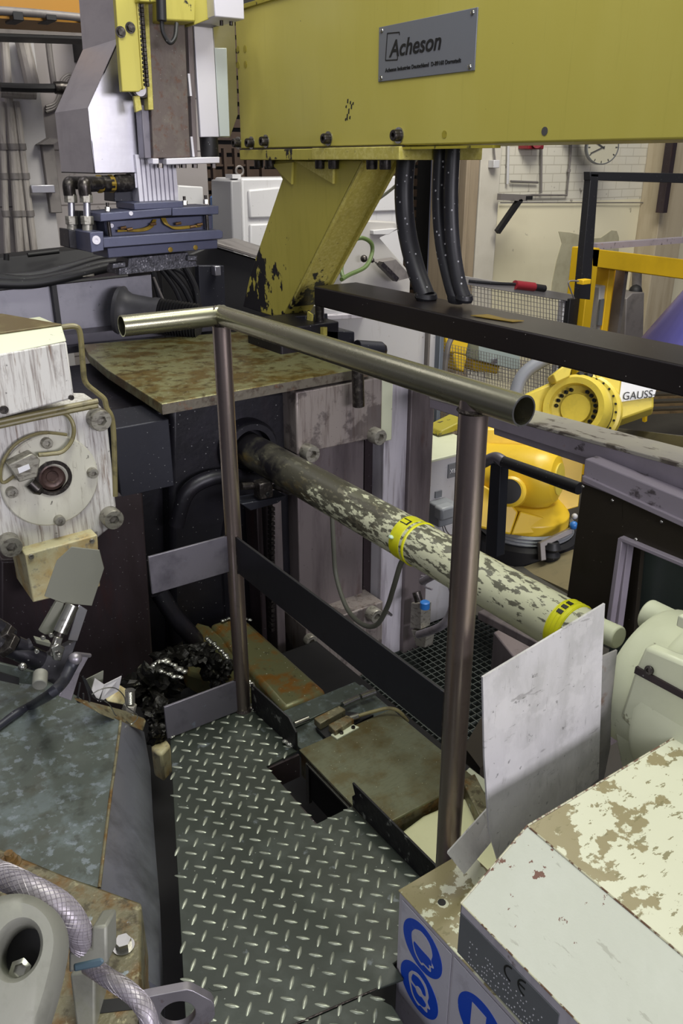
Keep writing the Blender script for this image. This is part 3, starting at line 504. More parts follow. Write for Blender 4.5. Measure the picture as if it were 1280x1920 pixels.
pg = obj('name_plate', MB().prism([PD(1166, 706, RD - .06), PD(1234, 716, RD - .06), PD(1226, 744, RD - .06), PD(1160, 754, RD - .06)], CF * .006), m_label, rb)
lettering('lettering', 'GAUSS-', .058, PD(1166, 750, RD - .066), CR + CU * .08, CU * 1 + CR * .12, m_blackink, pg, width=.17)
obj('junction_box', MB().prism([PD(1036, 702, RD - .15), PD(1058, 684, RD - .15), PD(1072, 690, RD - .15), PD(1068, 706, RD - .15), PD(1042, 718, RD - .15)], CF * .12), m_robot_pale, rb, .006)
bs = MB()
for px_ in (1085, 1100): bs.lathe([(.012, 0), (.02, .01), (.02, .04), (.012, .05)], PD(px_, 705, RD - .1), -CF, 14)
obj('cable_plugs', bs, m_blackink, rb)
obj('cable', MB().tube([PD(966, 738, RD), PD(975, 712, RD), PD(992, 692, RD), (PD(1025, 672, RD)), PD(1060, 655, RD)], .035, 14), M('grey_corrugated_hose', '767982', .5), rb)
# ground fixtures around the robot
t = thing('steel_stool_frame', 'small steel bracket frame with a black rubber foot beside the robot base', 'bracket', PD(1040, 1045, 4.0))
obj('frame_arch', MB().prism([PD(1012, 1018, 4.0), PD(1072, 990, 4.0), PD(1074, 1000, 4.0), PD(1022, 1024, 4.0), PD(1024, 1050, 4.0), PD(1014, 1052, 4.0)], CF * .06), m_steelbeam, t, .003)
obj('rubber_foot', MB().lathe([(.035, 0), (.045, .03), (.03, .05), (.045, .07), (.03, .1)], PD(1032, 1050, 4.05), (0, 0, 1), 20), m_black, t)
t = thing('valve_block', 'small blue and white valve beside the robot base plate', 'valve', PD(1075, 985, 4.0))
obj('valve_body', MB().ball(PD(1075, 985, 4.0), .022), m_bluepl, t); obj('valve_cap', MB().ball(PD(1077, 968, 4.0), .015), m_white, t)
single('floor_trough', MB().prism([PD(905, 1065, 4.1), PD(985, 1060, 4.1), PD(1150, 1135, 3.6), PD(1150, 1190, 3.4), PD(905, 1080, 3.9)], (0, 0, -.08)), M('mid_grey_tray', '4b4a45', .5, .2), 'grey steel floor tray between the robot base and the tie bar', 'tray', bevel=.01)
single('beige_base_plate', MB().prism([PD(975, 1065, 4.08), PD(1075, 1030, 4.05), PD(1070, 1110, 3.7)], (0, 0, -.04)), M('tan_plate', '7d7458', .5, .1, [('noise', 8, .5, .7, '5e5a48', .6)]), 'tan floor plate in front of the robot bracket', 'plate')
# red-brown timber like racks right of the robot
t = thing('storage_rack', 'dim brown rack of boards at the far right behind the robot', 'rack', PY(1250, 880, 4.4))
sl = MB()
for k in range(7): sl.bar(PY(1150, 690 + k * 14, 4.6), PY(1330, 690 + k * 14 - 6, 4.6), .12, .02)
obj('board', sl, M('brown_boards', '6a5638', .6, 0, [('noise', 12, .5, .7, '3a2c1c', .7)]), t)
obj('yellow_post', MB().bar(PY(1216, 640, 4.3), PY(1208, 790, 4.3), .03, .03, (1, 0, 0)), m_frameyel, t)
single('work_table', MB().prism([PD(1120, 830, 4.9), PD(1150, 800, 4.9), PD(1330, 820, 3.6), PD(1330, 960, 3.4)], (0, 0, -.06)), M('dull_brown_bench', '4d4836', .55, .1, [('noise', 8, .5, .7, '2e2a20', .7)]), 'dull brown bench top at the right behind the grey rail', 'bench', bevel=.01)
t = thing('yellow_gripper', 'cluster of small yellow tool parts behind the mesh guard', 'tool', PY(850, 680, 4.5))
for (x0, y0, x1, y1) in ((836, 630, 880, 668), (850, 660, 876, 700), (884, 668, 940, 702)):
    obj('yellow_bracket', MB().prism([PY(x0, y0, 4.5), PY(x1, y0 + 8, 4.5), PY(x1 - 6, y1, 4.5), PY(x0 + 5, y1 - 6, 4.5)], (0, .12, 0)), m_robot, t, .015)
obj('grey_hose', MB().tube([PY(832, 740, 4.2), PY(834, 690, 4.2), PY(840, 650, 4.2), PY(848, 630, 4.2)], .02, 10), m_steelbeam, t)
t = thing('terminal_box', 'grey green junction box hanging behind the mesh guard', 'box', PY(930, 700, 4.25))
obj('box_body', MB().prism([PY(898, 640, 4.4), PY(975, 655, 4.4), PY(975, 692, 4.4), PY(960, 693, 4.4), PY(898, 676, 4.4)], (0, .15, 0)), M('grey_green_enamel', '8f9a94', .45), t, .006)
obj('latch', MB().box(PY(923, 676, 4.38).x, PY(930, 676, 4.38).x, 4.37, 4.4, PY(925, 682, 4.38).z, PY(925, 673, 4.38).z), m_alu, t)

# ================================================================== WHITE MACHINES IN THE MIDDLE BACKGROUND
t = thing('white_machine', 'white enamelled machine with panelled sides behind the slanted yellow support', 'machine', PY(600, 700, 5.2))
wy = 5.2
obj('side_panel', MB().prism([PY(433, 338, wy), PY(452, 338, wy), PY(456, 480, wy), PY(436, 480, wy)], (0, .3, 0)), M('enamel_painted_shade', '8f8e90', .4), t, .01)  # white enamel darkened to grey: the side's shade is put into the colour
obj('body', MB().prism([PY(452, 334, wy), PY(760, 330, wy), Vector((PY(760, 560, wy).x, wy, FZ)), Vector((PY(452, 560, wy).x, wy, FZ))], (0, .4, 0)), m_white, t, .015)
obj('door_panel', MB().prism([PY(466, 356, wy - .02), PY(530, 350, wy - .02), PY(530, 408, wy - .02), PY(468, 410, wy - .02)], (0, .03, 0)), m_white, t, .012)
obj('door_panel', MB().prism([PY(469, 420, wy - .02), PY(530, 418, wy - .02), PY(530, 560, wy - .02), PY(470, 560, wy - .02)], (0, .03, 0)), m_white, t, .012)
obj('door_panel', MB().prism([PY(690, 332, wy - .02), PY(746, 330, wy - .02), PY(750, 396, wy - .02), PY(690, 398, wy - .02)], (0, .03, 0)), m_white, t, .012)
ey = obj('lifting_eye', MB().box(PY(442, 330, wy).x, PY(458, 330, wy).x, wy + .05, wy + .15, PY(450, 335, wy).z, PY(450, 327, wy).z), m_white, t)
rg = MB(); ec = PY(449, 320, wy + .1)
rg.tube([ec + Vector((math.cos(a), 0, math.sin(a))) * .028 for a in [k * math.pi / 8 for k in range(17)]], .007, 8, 1, False)
obj('ring', rg, m_steelbeam, ey)
t = thing('chute', 'pale grey folded sheet chute with latches below the white machine', 'chute', PY(700, 520, 4.6))
obj('sloped_side', MB().prism([PY(664, 412, 4.7), PY(742, 416, 4.7), PY(748, 430, 4.7), PY(712, 446, 4.7), PY(770, 512, 4.7), Vector((PY(766, 530, 4.7).x, 4.7, FZ)), Vector((PY(640, 520, 4.7).x, 4.7, FZ)), PY(640, 470, 4.7)], (0, .3, 0)), M('pale_chute_paint', 'a3a09c', .45, 0, [('noise', 30, .68, .72, '5a5650', .6)]), t, .01)
obj('lip', MB().prism([PY(700, 432, 4.66), PY(745, 428, 4.66), PY(728, 440, 4.66), PY(700, 440, 4.66)], (0, .1, 0)), m_white, t, .003)
obj('tray', MB().prism([PY(706, 492, 4.6), PY(742, 486, 4.6), PY(772, 520, 4.6), PY(740, 528, 4.6)], (0, 0.05, .01)), m_steelbeam, t, .003)
obj('latch', MB().bar(PY(712, 494, 4.56), PY(742, 524, 4.56), .05, .03), m_bolt, t)
obj('knob', MB().ball(PY(682, 485, 4.62), .025), m_bolt, t); obj('knob', MB().ball(PY(697, 488, 4.62), .018), m_bolt, t)
single('far_white_box', MB().prism([PY(333, 347, 5.6), PY(381, 350, 5.6), PY(384, 480, 5.6), PY(333, 480, 5.6)], (0, .2, 0)), m_white, 'small white box standing behind the spray head', 'box', bevel=.01)
t = thing('dark_rack', 'dim brown shelving in the dark bay behind the white machine', 'rack', PY(440, 480, 6.8))
dr = MB()
for px_ in (345, 365, 398, 420, 440, 462, 490): dr.box(PY(px_, 300, 6.8).x, PY(px_ + 5, 300, 6.8).x, 6.8, 6.85, FZ, PY(px_, 278, 6.8).z)
for py_ in (308, 340, 395, 440): dr.box(PY(330, py_, 6.82).x, PY(560, py_, 6.82).x, 6.82, 6.9, PY(400, py_ + 4, 6.82).z, PY(400, py_, 6.82).z)
obj('rack_frame', dr, m_brown, t)
single('blue_drum', MB().lathe([(.13, FZ - PY(430, 460, 6.0).z), (.13, .35), (.12, .36)], PY(430, 460, 6.0), (0, 0, 1), 24), m_bluepl, 'dim tall blue drum in the dark bay left of the white machine', 'drum')
t = thing('green_cable', 'green and yellow cable looping up beside the slanted support', 'cable', PY(645, 518, 3.6))
obj('sheath', MB().tube([PY(643, 520, 3.5), PY(640, 500, 3.55), PY(655, 460, 3.6), PY(675, 446, 3.6), PY(695, 455, 3.6), PY(697, 475, 3.6), PY(685, 500, 3.55), PY(655, 515, 3.5), PY(640, 524, 3.45)], .011, 10, 6), m_green, t)
single('grey_cable', MB().tube([PY(700, 380, 3.6), PY(745, 345, 3.5), PY(775, 305, 3.3), PY(798, 275, 3.1)], .008, 8, 5), m_cable, 'thin dark cable running diagonally up behind the thick black hose', 'cable')

# white cabinet and columns right of the platen
t = thing('white_enclosure', 'tall white sheet enclosure standing behind the tie bar', 'enclosure', PY(760, 900, 3.3))
obj('panel', MB().prism([PY(600, 575, 3.4), PY(822, 622, 3.4), PY(812, 1350, 3.4), PY(640, 1250, 3.4)], (0, .15, 0)), m_white, t, .006)
obj('seam_strip', MB().box(PY(798, 700, 3.38).x, PY(801.5, 700, 3.38).x, 3.37, 3.41, -.6, PY(800, 618, 3.38).z), m_steelbeam, t)
obj('edge_post', MB().box(PY(822, 700, 3.36).x, PY(829, 700, 3.36).x, 3.36, 3.55, -.9, PY(822, 622, 3.36).z), M('blue_grey_edge', '6e7680', .45, .3), t, .003)
obj('joint_rail', MB().prism([PY(590, 592, 3.36), PY(690, 588, 3.36), PY(690, 596, 3.36), PY(590, 602, 3.36)], (0, .04, 0)), m_lightcol, t, .003)
t = thing('switch_cabinet', 'white low switch cabinet with a grey plug socket behind the tie bar', 'cabinet', PY(850, 1100, 2.75))
obj('cabinet_body', MB().box(PY(786, 900, 2.75).x, 2.74, 2.75, 3.05, -.75, PY(800, 868, 2.75).z), m_white, t, .004)
obj('top_lid', MB().box(PY(786, 900, 2.74).x - .005, 2.75, 2.74, 3.06, PY(800, 868, 2.75).z, PY(800, 863, 2.75).z), m_cream, t, .003)
sk = obj('plug_socket', MB().box(PY(814, 960, 2.7).x, PY(846, 960, 2.7).x, 2.66, 2.75, PY(830, 980, 2.7).z, PY(830, 942, 2.7).z), M('grey_plastic', '82868a', .5), t, .008)
obj('socket_cover', MB().box(PY(820, 960, 2.65).x, PY(846, 960, 2.65).x, 2.62, 2.68, PY(830, 972, 2.65).z, PY(830, 948, 2.65).z), M('grey_plastic_lid', '8f9396', .4), sk, .012)
lb = obj('label_plate', MB().box(PY(840, 880, 2.745).x, PY(859, 880, 2.745).x, 2.742, 2.75, PY(850, 894, 2.745).z, PY(850, 869, 2.745).z), m_signplate, t)
lettering('lettering', 'X6', .03, PY(843, 888, 2.741), (1, 0, 0), (0, 0, 1), m_label, lb)
obj('label_plate', MB().box(PY(818, 880, 2.745).x, PY(830, 880, 2.745).x, 2.742, 2.75, PY(824, 932, 2.745).z, PY(824, 920, 2.745).z), m_signplate, t)
obj('plug_wire', MB().tube([PY(832, 982, 2.7), PY(836, 994, 2.7), PY(842, 1002, 2.7), PY(846, 1006, 2.7)], .003, 6, 4).tube([PY(828, 982, 2.7), PY(834, 1000, 2.7), PY(848, 1003, 2.7)], .003, 6, 4), m_steelbeam, t)
t = thing('yellow_lever', 'dull yellow angled plate lying on the cabinet behind the right rail post', 'plate', PY(845, 810, 3.0))
obj('lever_plate', MB().prism([PY(822, 818, 2.98), PY(828, 808, 2.98), PY(880, 782, 2.98), PY(880, 802, 2.98)], (0, .12, 0)), m_yellow_dk, t, .006)

# ================================================================== DIE CASTING MACHINE: PLATEN
YP = 2.6
a0z_ = (PX(601, 917, 1.4).z + PX(1025, 1155, 1.4).z) / 2
pn = thing('machine_platen', 'huge soot-black machine platen with a rusty cover table behind the railing', 'machine', Vector((1.5, 3.0, FZ)))
obj('main_casting', MB().box(.60, 2.0, 2.78, 3.7, FZ, .60), m_sootwall, pn, .01)
obj('recess_frame', MB().prism([PY(320, 745, 2.7), PY(560, 730, 2.7), PY(558, 850, 2.7), PY(545, 900, 2.7), PY(440, 905, 2.7), PY(420, 1010, 2.7), PY(430, 1250, 2.7), PY(520, 1250, 2.7), PY(520, 1600, 2.7), PY(330, 1600, 2.7), PY(320, 900, 2.7)], (0, .1, 0)), m_sootwall, pn, .02)
obj('dark_plate', MB().box(PY(213, 850, YP).x, PY(318, 850, YP).x, YP - .02, YP + .2, PY(260, 922, YP).z, PY(260, 792, YP).z), m_sootplate, pn, .004)
obj('lower_column', MB().prism([PY(180, 930, 2.58), PY(268, 920, 2.58), PY(292, 1300, 2.58), PY(290, 1500, 2.58), PY(0, 1500, 2.58), PY(0, 1050, 2.58), PY(160, 1050, 2.58)], (0, .25, 0)), m_rustcol, pn, .01)
obj('guide_rim', MB().tube([PY(330, 985, 2.68), PY(350, 925, 2.66), PY(390, 898, 2.65), PY(440, 893, 2.65), PY(500, 905, 2.65)], .03, 12, 6), m_sootwall, pn)
obj('guide_rim', MB().tube([PY(298, 1110, 2.66), PY(330, 1160, 2.62), PY(365, 1200, 2.6), PY(380, 1240, 2.6)], .035, 12, 6), m_sootwall, pn)
# bore collar for the tie bar
obj('bore_collar', MB().lathe([(.12, 0), (.12, .06), (.108, .08), (.085, .08), (.085, 0)], Vector((1.4, 2.72, a0z_)), (0, -1, 0), 40, closed=True), m_sootwall, pn)
fl = obj('corner_cover', MB().box(PY(556, 800, YP).x, PY(716, 760, YP).x, YP, YP + .25, PY(640, 835, YP).z, .64), m_flangeplate, pn, .006)
for (x, y) in ((574, 846), (700, 815)):
    b_ = PY(x, y, YP); obj('bolt', sockethead(MB(), b_, (0, -1, 0), .034, .05), m_boltpale, fl)
obj('hanging_pin', MB().cyl(PY(670, 690, 2.52), PY(672, 762, 2.52), .024), m_bolt, pn, .002)
# back columns
obj('side_column', MB().box(PY(548, 900, 2.74).x, PY(672, 900, 2.74).x, 2.7, 2.8, FZ, .38), m_purple, pn, .005)
obj('inner_rail', MB().box(PY(500, 1000, 2.72).x, PY(516, 1000, 2.72).x, 2.66, 2.76, FZ, .3), m_purple, pn, .004)
obj('toothed_rail', MB().box(PY(470, 1000, 2.72).x, PY(480, 1000, 2.72).x, 2.66, 2.76, FZ, .2), m_rustcol, pn, .004)
obj('dark_slot', MB().box(PY(673, 900, 2.76).x, PY(712, 900, 2.76).x, 2.72, 2.85, FZ, .36), m_rustcol, pn)
obj('light_column', MB().box(PY(713, 900, 2.66).x, PY(755, 900, 2.66).x, 2.64, 2.8, FZ, .6), m_lightcol, pn, .004)
obj('edge_column', MB().box(PY(755, 900, 2.66).x, PY(797, 900, 2.66).x, 2.62, 2.8, FZ, .62), m_purple, pn, .004)
obj('cream_strip', MB().box(PY(712, 760, 2.63).x, PY(733, 760, 2.63).x, 2.62, 2.65, PY(722, 826, 2.63).z, .62), m_cream, pn, .004)
lc = obj('lower_corner_cover', MB().box(PY(570, 1190, YP).x, PY(712, 1190, YP).x, YP - .02, YP + .2, -1.1, PY(640, 1150, YP).z), m_flangeplate, pn, .006)
obj('bolt', sockethead(MB(), PY(695, 1148, YP - .02), (0, -1, 0), .034, .05), m_boltpale, lc)
obj('bolt', sockethead(MB(), PY(578, 1198, YP - .02), (0, -1, 0), .028, .03), m_boltpale, lc)
obj('stud', MB().cyl(PY(733, 1153, 2.62), PY(727, 1148, 2.54), .007), m_bolt, pn)
# table plate
tp = [PZ(155, 646, .69), PZ(166, 664, .69), PZ(200, 692, .69), PZ(303, 757, .69), PZ(690, 688, .69), PZ(690, 655, .69), PZ(640, 630, .69), PZ(560, 612, .69)]
tp[3].z = .69
tpl = [Vector((p.x, p.y, .65)) for p in tp]
obj('table_plate', MB().prism(tpl, (0, 0, .04)), [m_table], pn, .003)
obj('plate_edge', MB().prism([tpl[3] + Vector((-.001, -.003, .002)), tpl[4] + Vector((.001, -.003, .002)), tpl[4] + Vector((.001, .002, .002)), tpl[3] + Vector((-.001, .002, .002))], (0, 0, .035)), m_tableedge, pn)
obj('top_block', MB().box(1.75, 2.05, 3.0, 3.3, .60, .80), m_sootwall, pn, .008)
t = thing('hydraulic_valve', 'black boxy valve block at the back corner of the rusty table', 'valve', PY(650, 640, 3.05))
vb = PY(598, 640, 3.0)
obj('valve_body', MB().prism([PY(598, 618, 3.0), PY(665, 622, 3.0), PY(665, 650, 3.0), PY(640, 655, 3.0), PY(598, 640, 3.0)], (0, .18, 0)), m_sootplate, t, .006)
obj('valve_cap', MB().cyl(PY(668, 652, 2.95), PY(714, 655, 2.95), .035), m_sootplate, t, .004)
obj('cap_end', MB().ball(PY(712, 656, 2.96), .036, 2), m_bolt, t)
obj('screw', sockethead(MB(), PY(622, 612, 3.05), (0, 0, 1), .012, .015), m_bolt, t)
# back strip behind table
single('back_rail', MB().prism([PZ(112, 612, .72), PZ(420, 574, .72), PZ(420, 600, .72), PZ(118, 628, .72)], (0, 0, -.05)), M('violet_grey_strip', '4a4850', .45, .3, [('noise', 14, .5, .7, '33313a', .6)]), 'flat violet grey steel strip along the back of the rusty table', 'rail', bevel=.003)

# chain cluster in the recess
t = thing('position_sensor', 'small square steel sensor block on a sooty arm left of the tie bar', 'sensor', PY(500, 925, 2.4))
obj('sensor_block', MB().box(PY(487, 920, 2.4).x, PY(512, 920, 2.4).x, 2.4, 2.45, PY(500, 935, 2.4).z, PY(500, 905, 2.4).z), m_bolt, t, .004)
obj('screw', sockethead(MB(), PY(501, 926, 2.4), (0, -1, 0), .008, .006), m_blackink, t)
obj('arm', MB().cyl(PY(452, 912, 2.45), PY(482, 910, 2.45), .014).cyl(PY(512, 912, 2.45), PY(545, 924, 2.45), .01), m_bolt, t)
obj('shelf', MB().prism([PY(452, 945, 2.42), PY(538, 930, 2.42), PY(520, 944, 2.42), PY(470, 958, 2.42)], (0, .08, 0)), m_sootplate, t, .003)
single('roller_chain', (lambda g: ([g.box(PY(505, 950 + 9 * k, 2.6).x - .008, PY(505, 950 + 9 * k, 2.6).x + .008, 2.57, 2.60, PY(505, 950 + 9 * k, 2.6).z - .008, PY(505, 950 + 9 * k, 2.6).z + .006) for k in range(26)], g)[1])(MB()), m_bolt, 'upright dark roller chain beside the sooty column under the tie bar', 'chain')

# ================================================================== WHITE FLANGED END PLATE AT LEFT
YL = 2.45
ep = thing('flange_plate', 'grimy white bolted plate with a round flange at the left edge', 'plate', PY(100, 1050, YL))
obj('back_plate', MB().prism([PY(-120, 820, YL), PY(0, 792, YL), PY(150, 752, YL), PY(180, 752, YL), PY(200, 775, YL), PY(218, 950, YL), PY(213, 985, YL), PY(182, 1010, YL), PY(180, 1000, YL), PY(52, 1042, YL), PY(0, 1030, YL), PY(-120, 1020, YL)], (0, .12, 0)), m_streak, ep, .006)
fd = obj('round_flange', MB().lathe([(.147, 0), (.147, .012), (.143, .016), (.052, .016), (.047, .010), (.045, -.06), (.0, -.061)], PY(93, 899, YL), (0, -1, 0), 64), m_plateflange, ep)
obj('bore_rim', MB().lathe([(.045, .010), (.053, .017), (.056, .017), (.056, .021), (.045, .021)], PY(97, 893, YL), (0, -1, 0), 40, closed=True), m_bolt, fd)
obj('bore_plug', MB().lathe([(.0445, .0), (.043, .004), (.034, .006), (.030, .004), (.020, .004), (.016, .001), (.0, .001)], PY(97, 893, YL) + Vector((0, -.001, 0)), (0, -1, 0), 24), M('rusty_bore', '54423c', .4, .5, [('noise', 40, .5, .65, '2a1f1c', .8)]), fd)
for (x, y) in ((86, 829), (172, 885), (110, 974), (21, 921)): obj('bolt', sockethead(MB(), PY(x, y, YL - .016), (0, -1, 0), .0165, .02), m_boltpale, fd)
for (x, y, m_) in ((181, 783, m_boltpale), (205, 967, m_boltpale), (15, 1017, m_boltpale)): obj('corner_bolt', sockethead(MB(), PY(x, y, YL), (0, -1, 0), .034, .045), m_, ep)
sn = obj('sensor_switch', MB().prism([PY(14, 872, YL - .06), PY(60, 850, YL - .06), PY(76, 862, YL - .06), PY(70, 895, YL - .06), PY(36, 905, YL - .06)], (0, .045, 0)), m_boltpale, ep, .004)
obj('sensor_label', MB().prism([PY(33, 878, YL - .062), PY(54, 870, YL - .062), PY(57, 879, YL - .062), PY(36, 888, YL - .062)], (0, .004, 0)), m_label, sn)
obj('sensor_tip', MB().lathe([(.018, 0), (.018, .03), (.008, .045)], PY(57, 905, YL - .03), (.55, -.3, -.8), 20), m_bolt, sn)
cb = obj('sensor_cable', MB().tube([PY(72, 853, YL - .05), PY(95, 851, YL - .05), PY(118, 846, YL - .05), PY(135, 825, YL - .04), PY(138, 800, YL - .04), PY(128, 780, YL - .03), PY(112, 773, YL - .03)], .0065, 10, 8), m_tancable, ep)
obj('lower_cable', MB().tube([PY(66, 857, YL - .04), PY(8, 905, YL - .02), PY(4, 870, YL - .02), PY(30, 832, YL - .02), PY(75, 812, YL - .02), PY(125, 815, YL - .02)], .005, 10, 8), m_tancable, ep)
# conduit strip across
cs = obj('cable_run', MB().tube([PY(-60, 803, YL - .03), PY(60, 777, YL - .03), PY(183, 752, YL - .03)], .0085, 10, 3).tube([PY(-60, 812, YL - .03), PY(60, 785, YL - .03), PY(183, 760, YL - .03)], .0085, 10, 3), m_tancable, ep)
obj('cable_run', MB().tube([PY(115, 614, YL), PY(140, 612, YL), PY(150, 625, YL), PY(155, 680, YL), PY(160, 716, YL), PY(180, 735, YL), PY(195, 748, YL), PY(200, 765, YL), PY(212, 800, YL), PY(216, 930, YL)], .0085, 10, 6), m_tancable, ep)
# brass block below
bb = obj('lower_block', MB().prism([PY(47, 1040, YL - .06), PY(183, 1003, YL - .06), PY(188, 1100, YL - .06), PY(62, 1130, YL - .06)], (0, .2, 0)), m_ochre, ep, .004)
obj('screw', sockethead(MB(), PY(58, 1043, YL - .06), (0, -1, 0), .008, .006), m_boltpale, bb); obj('screw', sockethead(MB(), PY(172, 1014, YL - .06), (0, -1, 0), .008, .006), m_boltpale, bb)
# white box above
wb = thing('drive_cover', 'rust-streaked white cover box with chamfered top at the left edge', 'cover', PY(60, 780, 2.4))
yb = 2.35
P_ = [PY(-80, 640, yb), PY(0, 620, yb + .0), PY(113, 611, yb)]
obj('front_panel', MB().prism([PY(-90, 685, yb), PY(0, 663, yb), PY(125, 640, yb), PY(140, 747, yb), PY(0, 785, yb), PY(-90, 805, yb)], (0, .28, 0)), m_streak, wb, .006)
obj('chamfer_panel', MB().prism([PY(-90, 684, yb), PY(125, 640, yb), PY(116, 611, yb + .05), PY(-90, 640, yb + .05)], (0, .22, -.005)), m_cream, wb, .003)
obj('top_panel', MB().prism([PY(-90, 640, yb + .05), PY(116, 611, yb + .05), PY(118, 611, yb + .05) + Vector((-.1, .28, -.0)), PY(-90, 640, yb + .05) + Vector((0, .28, 0))], (0, 0, .006)), M('brown_oily_top', '5e5030', .4, .1, [('noise', 9, .5, .7, '8f8a5c', .6)]), wb, .002)
obj('screw', sockethead(MB(), PY(133, 745, yb), (0, -1, 0), .008, .006), m_bolt, wb); obj('screw', sockethead(MB(), PY(7, 768, yb), (0, -1, 0), .012, .006), m_bolt, wb)

# ================================================================== TIE BAR
tb = thing('tie_bar', 'long cylindrical cream tie bar with peeling paint running behind the railing', 'bar', PX(1000, 1250, 1.4))
a0, a1 = PX(601, 917, 1.4), PX(1025, 1155, 1.4)
zc_ = (a0.z + a1.z) / 2
a0 = Vector((1.4, 2.74, zc_ + (a0.z - zc_) * 1.5)); a1 = Vector((1.4, 1.02, zc_ + (a1.z - zc_) * 1.15))
ax = (a1 - a0).normalized(); LB = (a1 - a0).length
d1 = PX(560, 893, 1.4); l1 = (d1 - a0).length
RB = .065
obj('painted_section', MB().cyl(a0, a1, RB, RB, 64), m_creambar, tb)
def ringat(x, y, w_, m, rad=RB + .002, name='tape_wrap'):
    c = PX(x, y, 1.4); s_ = (c - a0).dot(ax); c = a0 + ax * s_
    return obj(name, MB().lathe([(rad - .003, -w_ / 2), (rad, -w_ / 2 + .002), (rad + .0005, 0), (rad, w_ / 2 - .002), (rad - .003, w_ / 2)], c, ax, 56), m, tb), c
tw, tc1 = ringat(770, 1012, .046, m_tape)
ringat(786, 1022, .010, m_tape, RB + .0035)
tw2, tc2 = ringat(1066, 1176, .045, m_tape)
for k in range(4): ringat(1056 + k * 7, 1172 + k * 3, .006, m_tape, RB + .0035)
# black glyph on the tape (letter U of the warning text) and black dashes
def on_bar(c, ang, s_, rad):
    u_ = Vector((0, 0, 1)); u_ = (u_ - ax * u_.dot(ax)).normalized(); v_ = ax.cross(u_)
    if v_.dot(-CF) < 0: v_ = -v_
    return c + ax * s_ + (u_ * math.cos(ang) + v_ * math.sin(ang)) * rad
def bar_patch(c, pts, rad, name, m, par):
    g = MB(); n = len(pts)
    top = [on_bar(c, a, s_, rad + .0012) for a, s_ in pts]; bot = [on_bar(c, a, s_, rad - .001) for a, s_ in pts]
    g.loft([bot, top]); return obj(name, g, m, par)
r_ = RB + .002
for (q0, q1, s0, s1) in ((.42, .47, -.016, .016), (.16, .21, -.016, .016), (.16, .47, .010, .016)):
    steps = 6; pts = [(q0 + (q1 - q0) * k / steps, s0) for k in range(steps + 1)] + [(q1 - (q1 - q0) * k / steps, s1) for k in range(steps + 1)]
    bar_patch(tc1, pts, r_, 'printed_letter', m_blackink, tw)
for q in (.0, .25, .5): bar_patch(tc2, [(q, -.01), (q + .14, -.01), (q + .14, .006), (q, .006)], RB + .004, 'black_dash', m_blackink, tw2)
obj('torn_patch', MB().ball(on_bar(tc1, 1.25, -.012, RB + .003), .008, 2, (1, 1.3, .7)), M('pale_green_scrap', 'b8d0b8', .4), tw)
single('hanging_cable', MB().tube([PX(622, 955, 1.5), PX(625, 1020, 1.5), PX(630, 1080, 1.5), PX(650, 1140, 1.48), PX(678, 1170, 1.46), PX(705, 1172, 1.45), PX(725, 1140, 1.43), PX(738, 1100, 1.4), PX(752, 1055, 1.4), PX(765, 1042, 1.4)], .0085, 12, 8), m_cable, 'grey green cable hanging in a loop below the tie bar', 'cable')
single('hanging_hose', MB().tube([PX(792, 1090, 1.9), PX(830, 1075, 1.85), PX(850, 1110, 1.8), PX(845, 1150, 1.8), PX(825, 1175, 1.8), PX(785, 1190, 1.85)], .016, 12, 8), m_braid, 'grey corrugated hose curving below the tie bar near the grating', 'hose')
t = thing('valve_assembly', 'small pneumatic valve with a blue knob on the column edge near the grating', 'valve', PX(790, 1190, 2.2))
obj('valve_body', MB().prism([PX(770, 1130, 2.15), PX(790, 1135, 2.15), PX(788, 1180, 2.15), PX(768, 1178, 2.15)], (.06, 0, 0)), m_boltpale, t, .004)
obj('blue_knob', MB().lathe([(.022, 0), (.022, .03), (.016, .034)], PX(796, 1140, 2.12), (0, 0, 1), 20), m_bluepl, t)
obj('fitting', MB().cyl(PX(780, 1110, 2.15), PX(785, 1128, 2.15), .02), m_bolt, t)
obj('wire', MB().tube([PX(790, 1080, 2.1), PX(806, 1085, 2.1), PX(795, 1098, 2.1), PX(810, 1105, 2.1)], .005, 8), m_braid, t)
obj('bracket', MB().prism([PX(770, 1180, 2.15), PX(800, 1188, 2.15), PX(796, 1215, 2.15), PX(780, 1212, 2.15)], (.05, 0, 0)), m_boltpale, t, .004)

# ================================================================== GREY PAINTED BEAM AND HATCH AT RIGHT
gb_ = thing('guard_rail_beam', 'thick purple grey painted beam crossing right below the robot', 'beam', PZ(1200, 900, .3))
bx = 2.05
def GP(x, y): return PX(x, y, bx)
p0, p1 = GP(990, 768), GP(1300, 872)
z0 = p0.z; 
obj('top_face', MB().prism([PX(805, 742, bx), PX(1750, 998, bx), PX(1750, 998, bx) + Vector((.16, 0, -.005)), PX(805, 742, bx) + Vector((.16, 0, -.005))], (-.003, 0, -.012)), m_greybeamtop, gb_, .003)
obj('front_web', MB().prism([PX(805, 744, bx), PX(1750, 1003, bx), PX(1750, 1071, bx), PX(805, 765, bx)], (.1, 0, 0)), m_greybeam, gb_, .004)
obj('lower_web', MB().prism([PX(925, 800, bx + .02), PX(1750, 1075, bx + .02), PX(1750, 1090, bx + .02), PX(925, 815, bx + .02)], (.1, 0, 0)), m_greybeam, gb_, .004)
ht = thing('hatch_panel', 'black oily panel with an open window frame under the purple grey beam', 'panel', PX(1150, 1130, 1.98))
hx_ = 1.98
obj('header', MB().prism([PX(1096, 860, hx_), PX(1600, 1065, hx_), PX(1600, 1125, hx_), PX(1091, 908, hx_)], (.06, 0, 0)), m_greybeam, ht, .004)
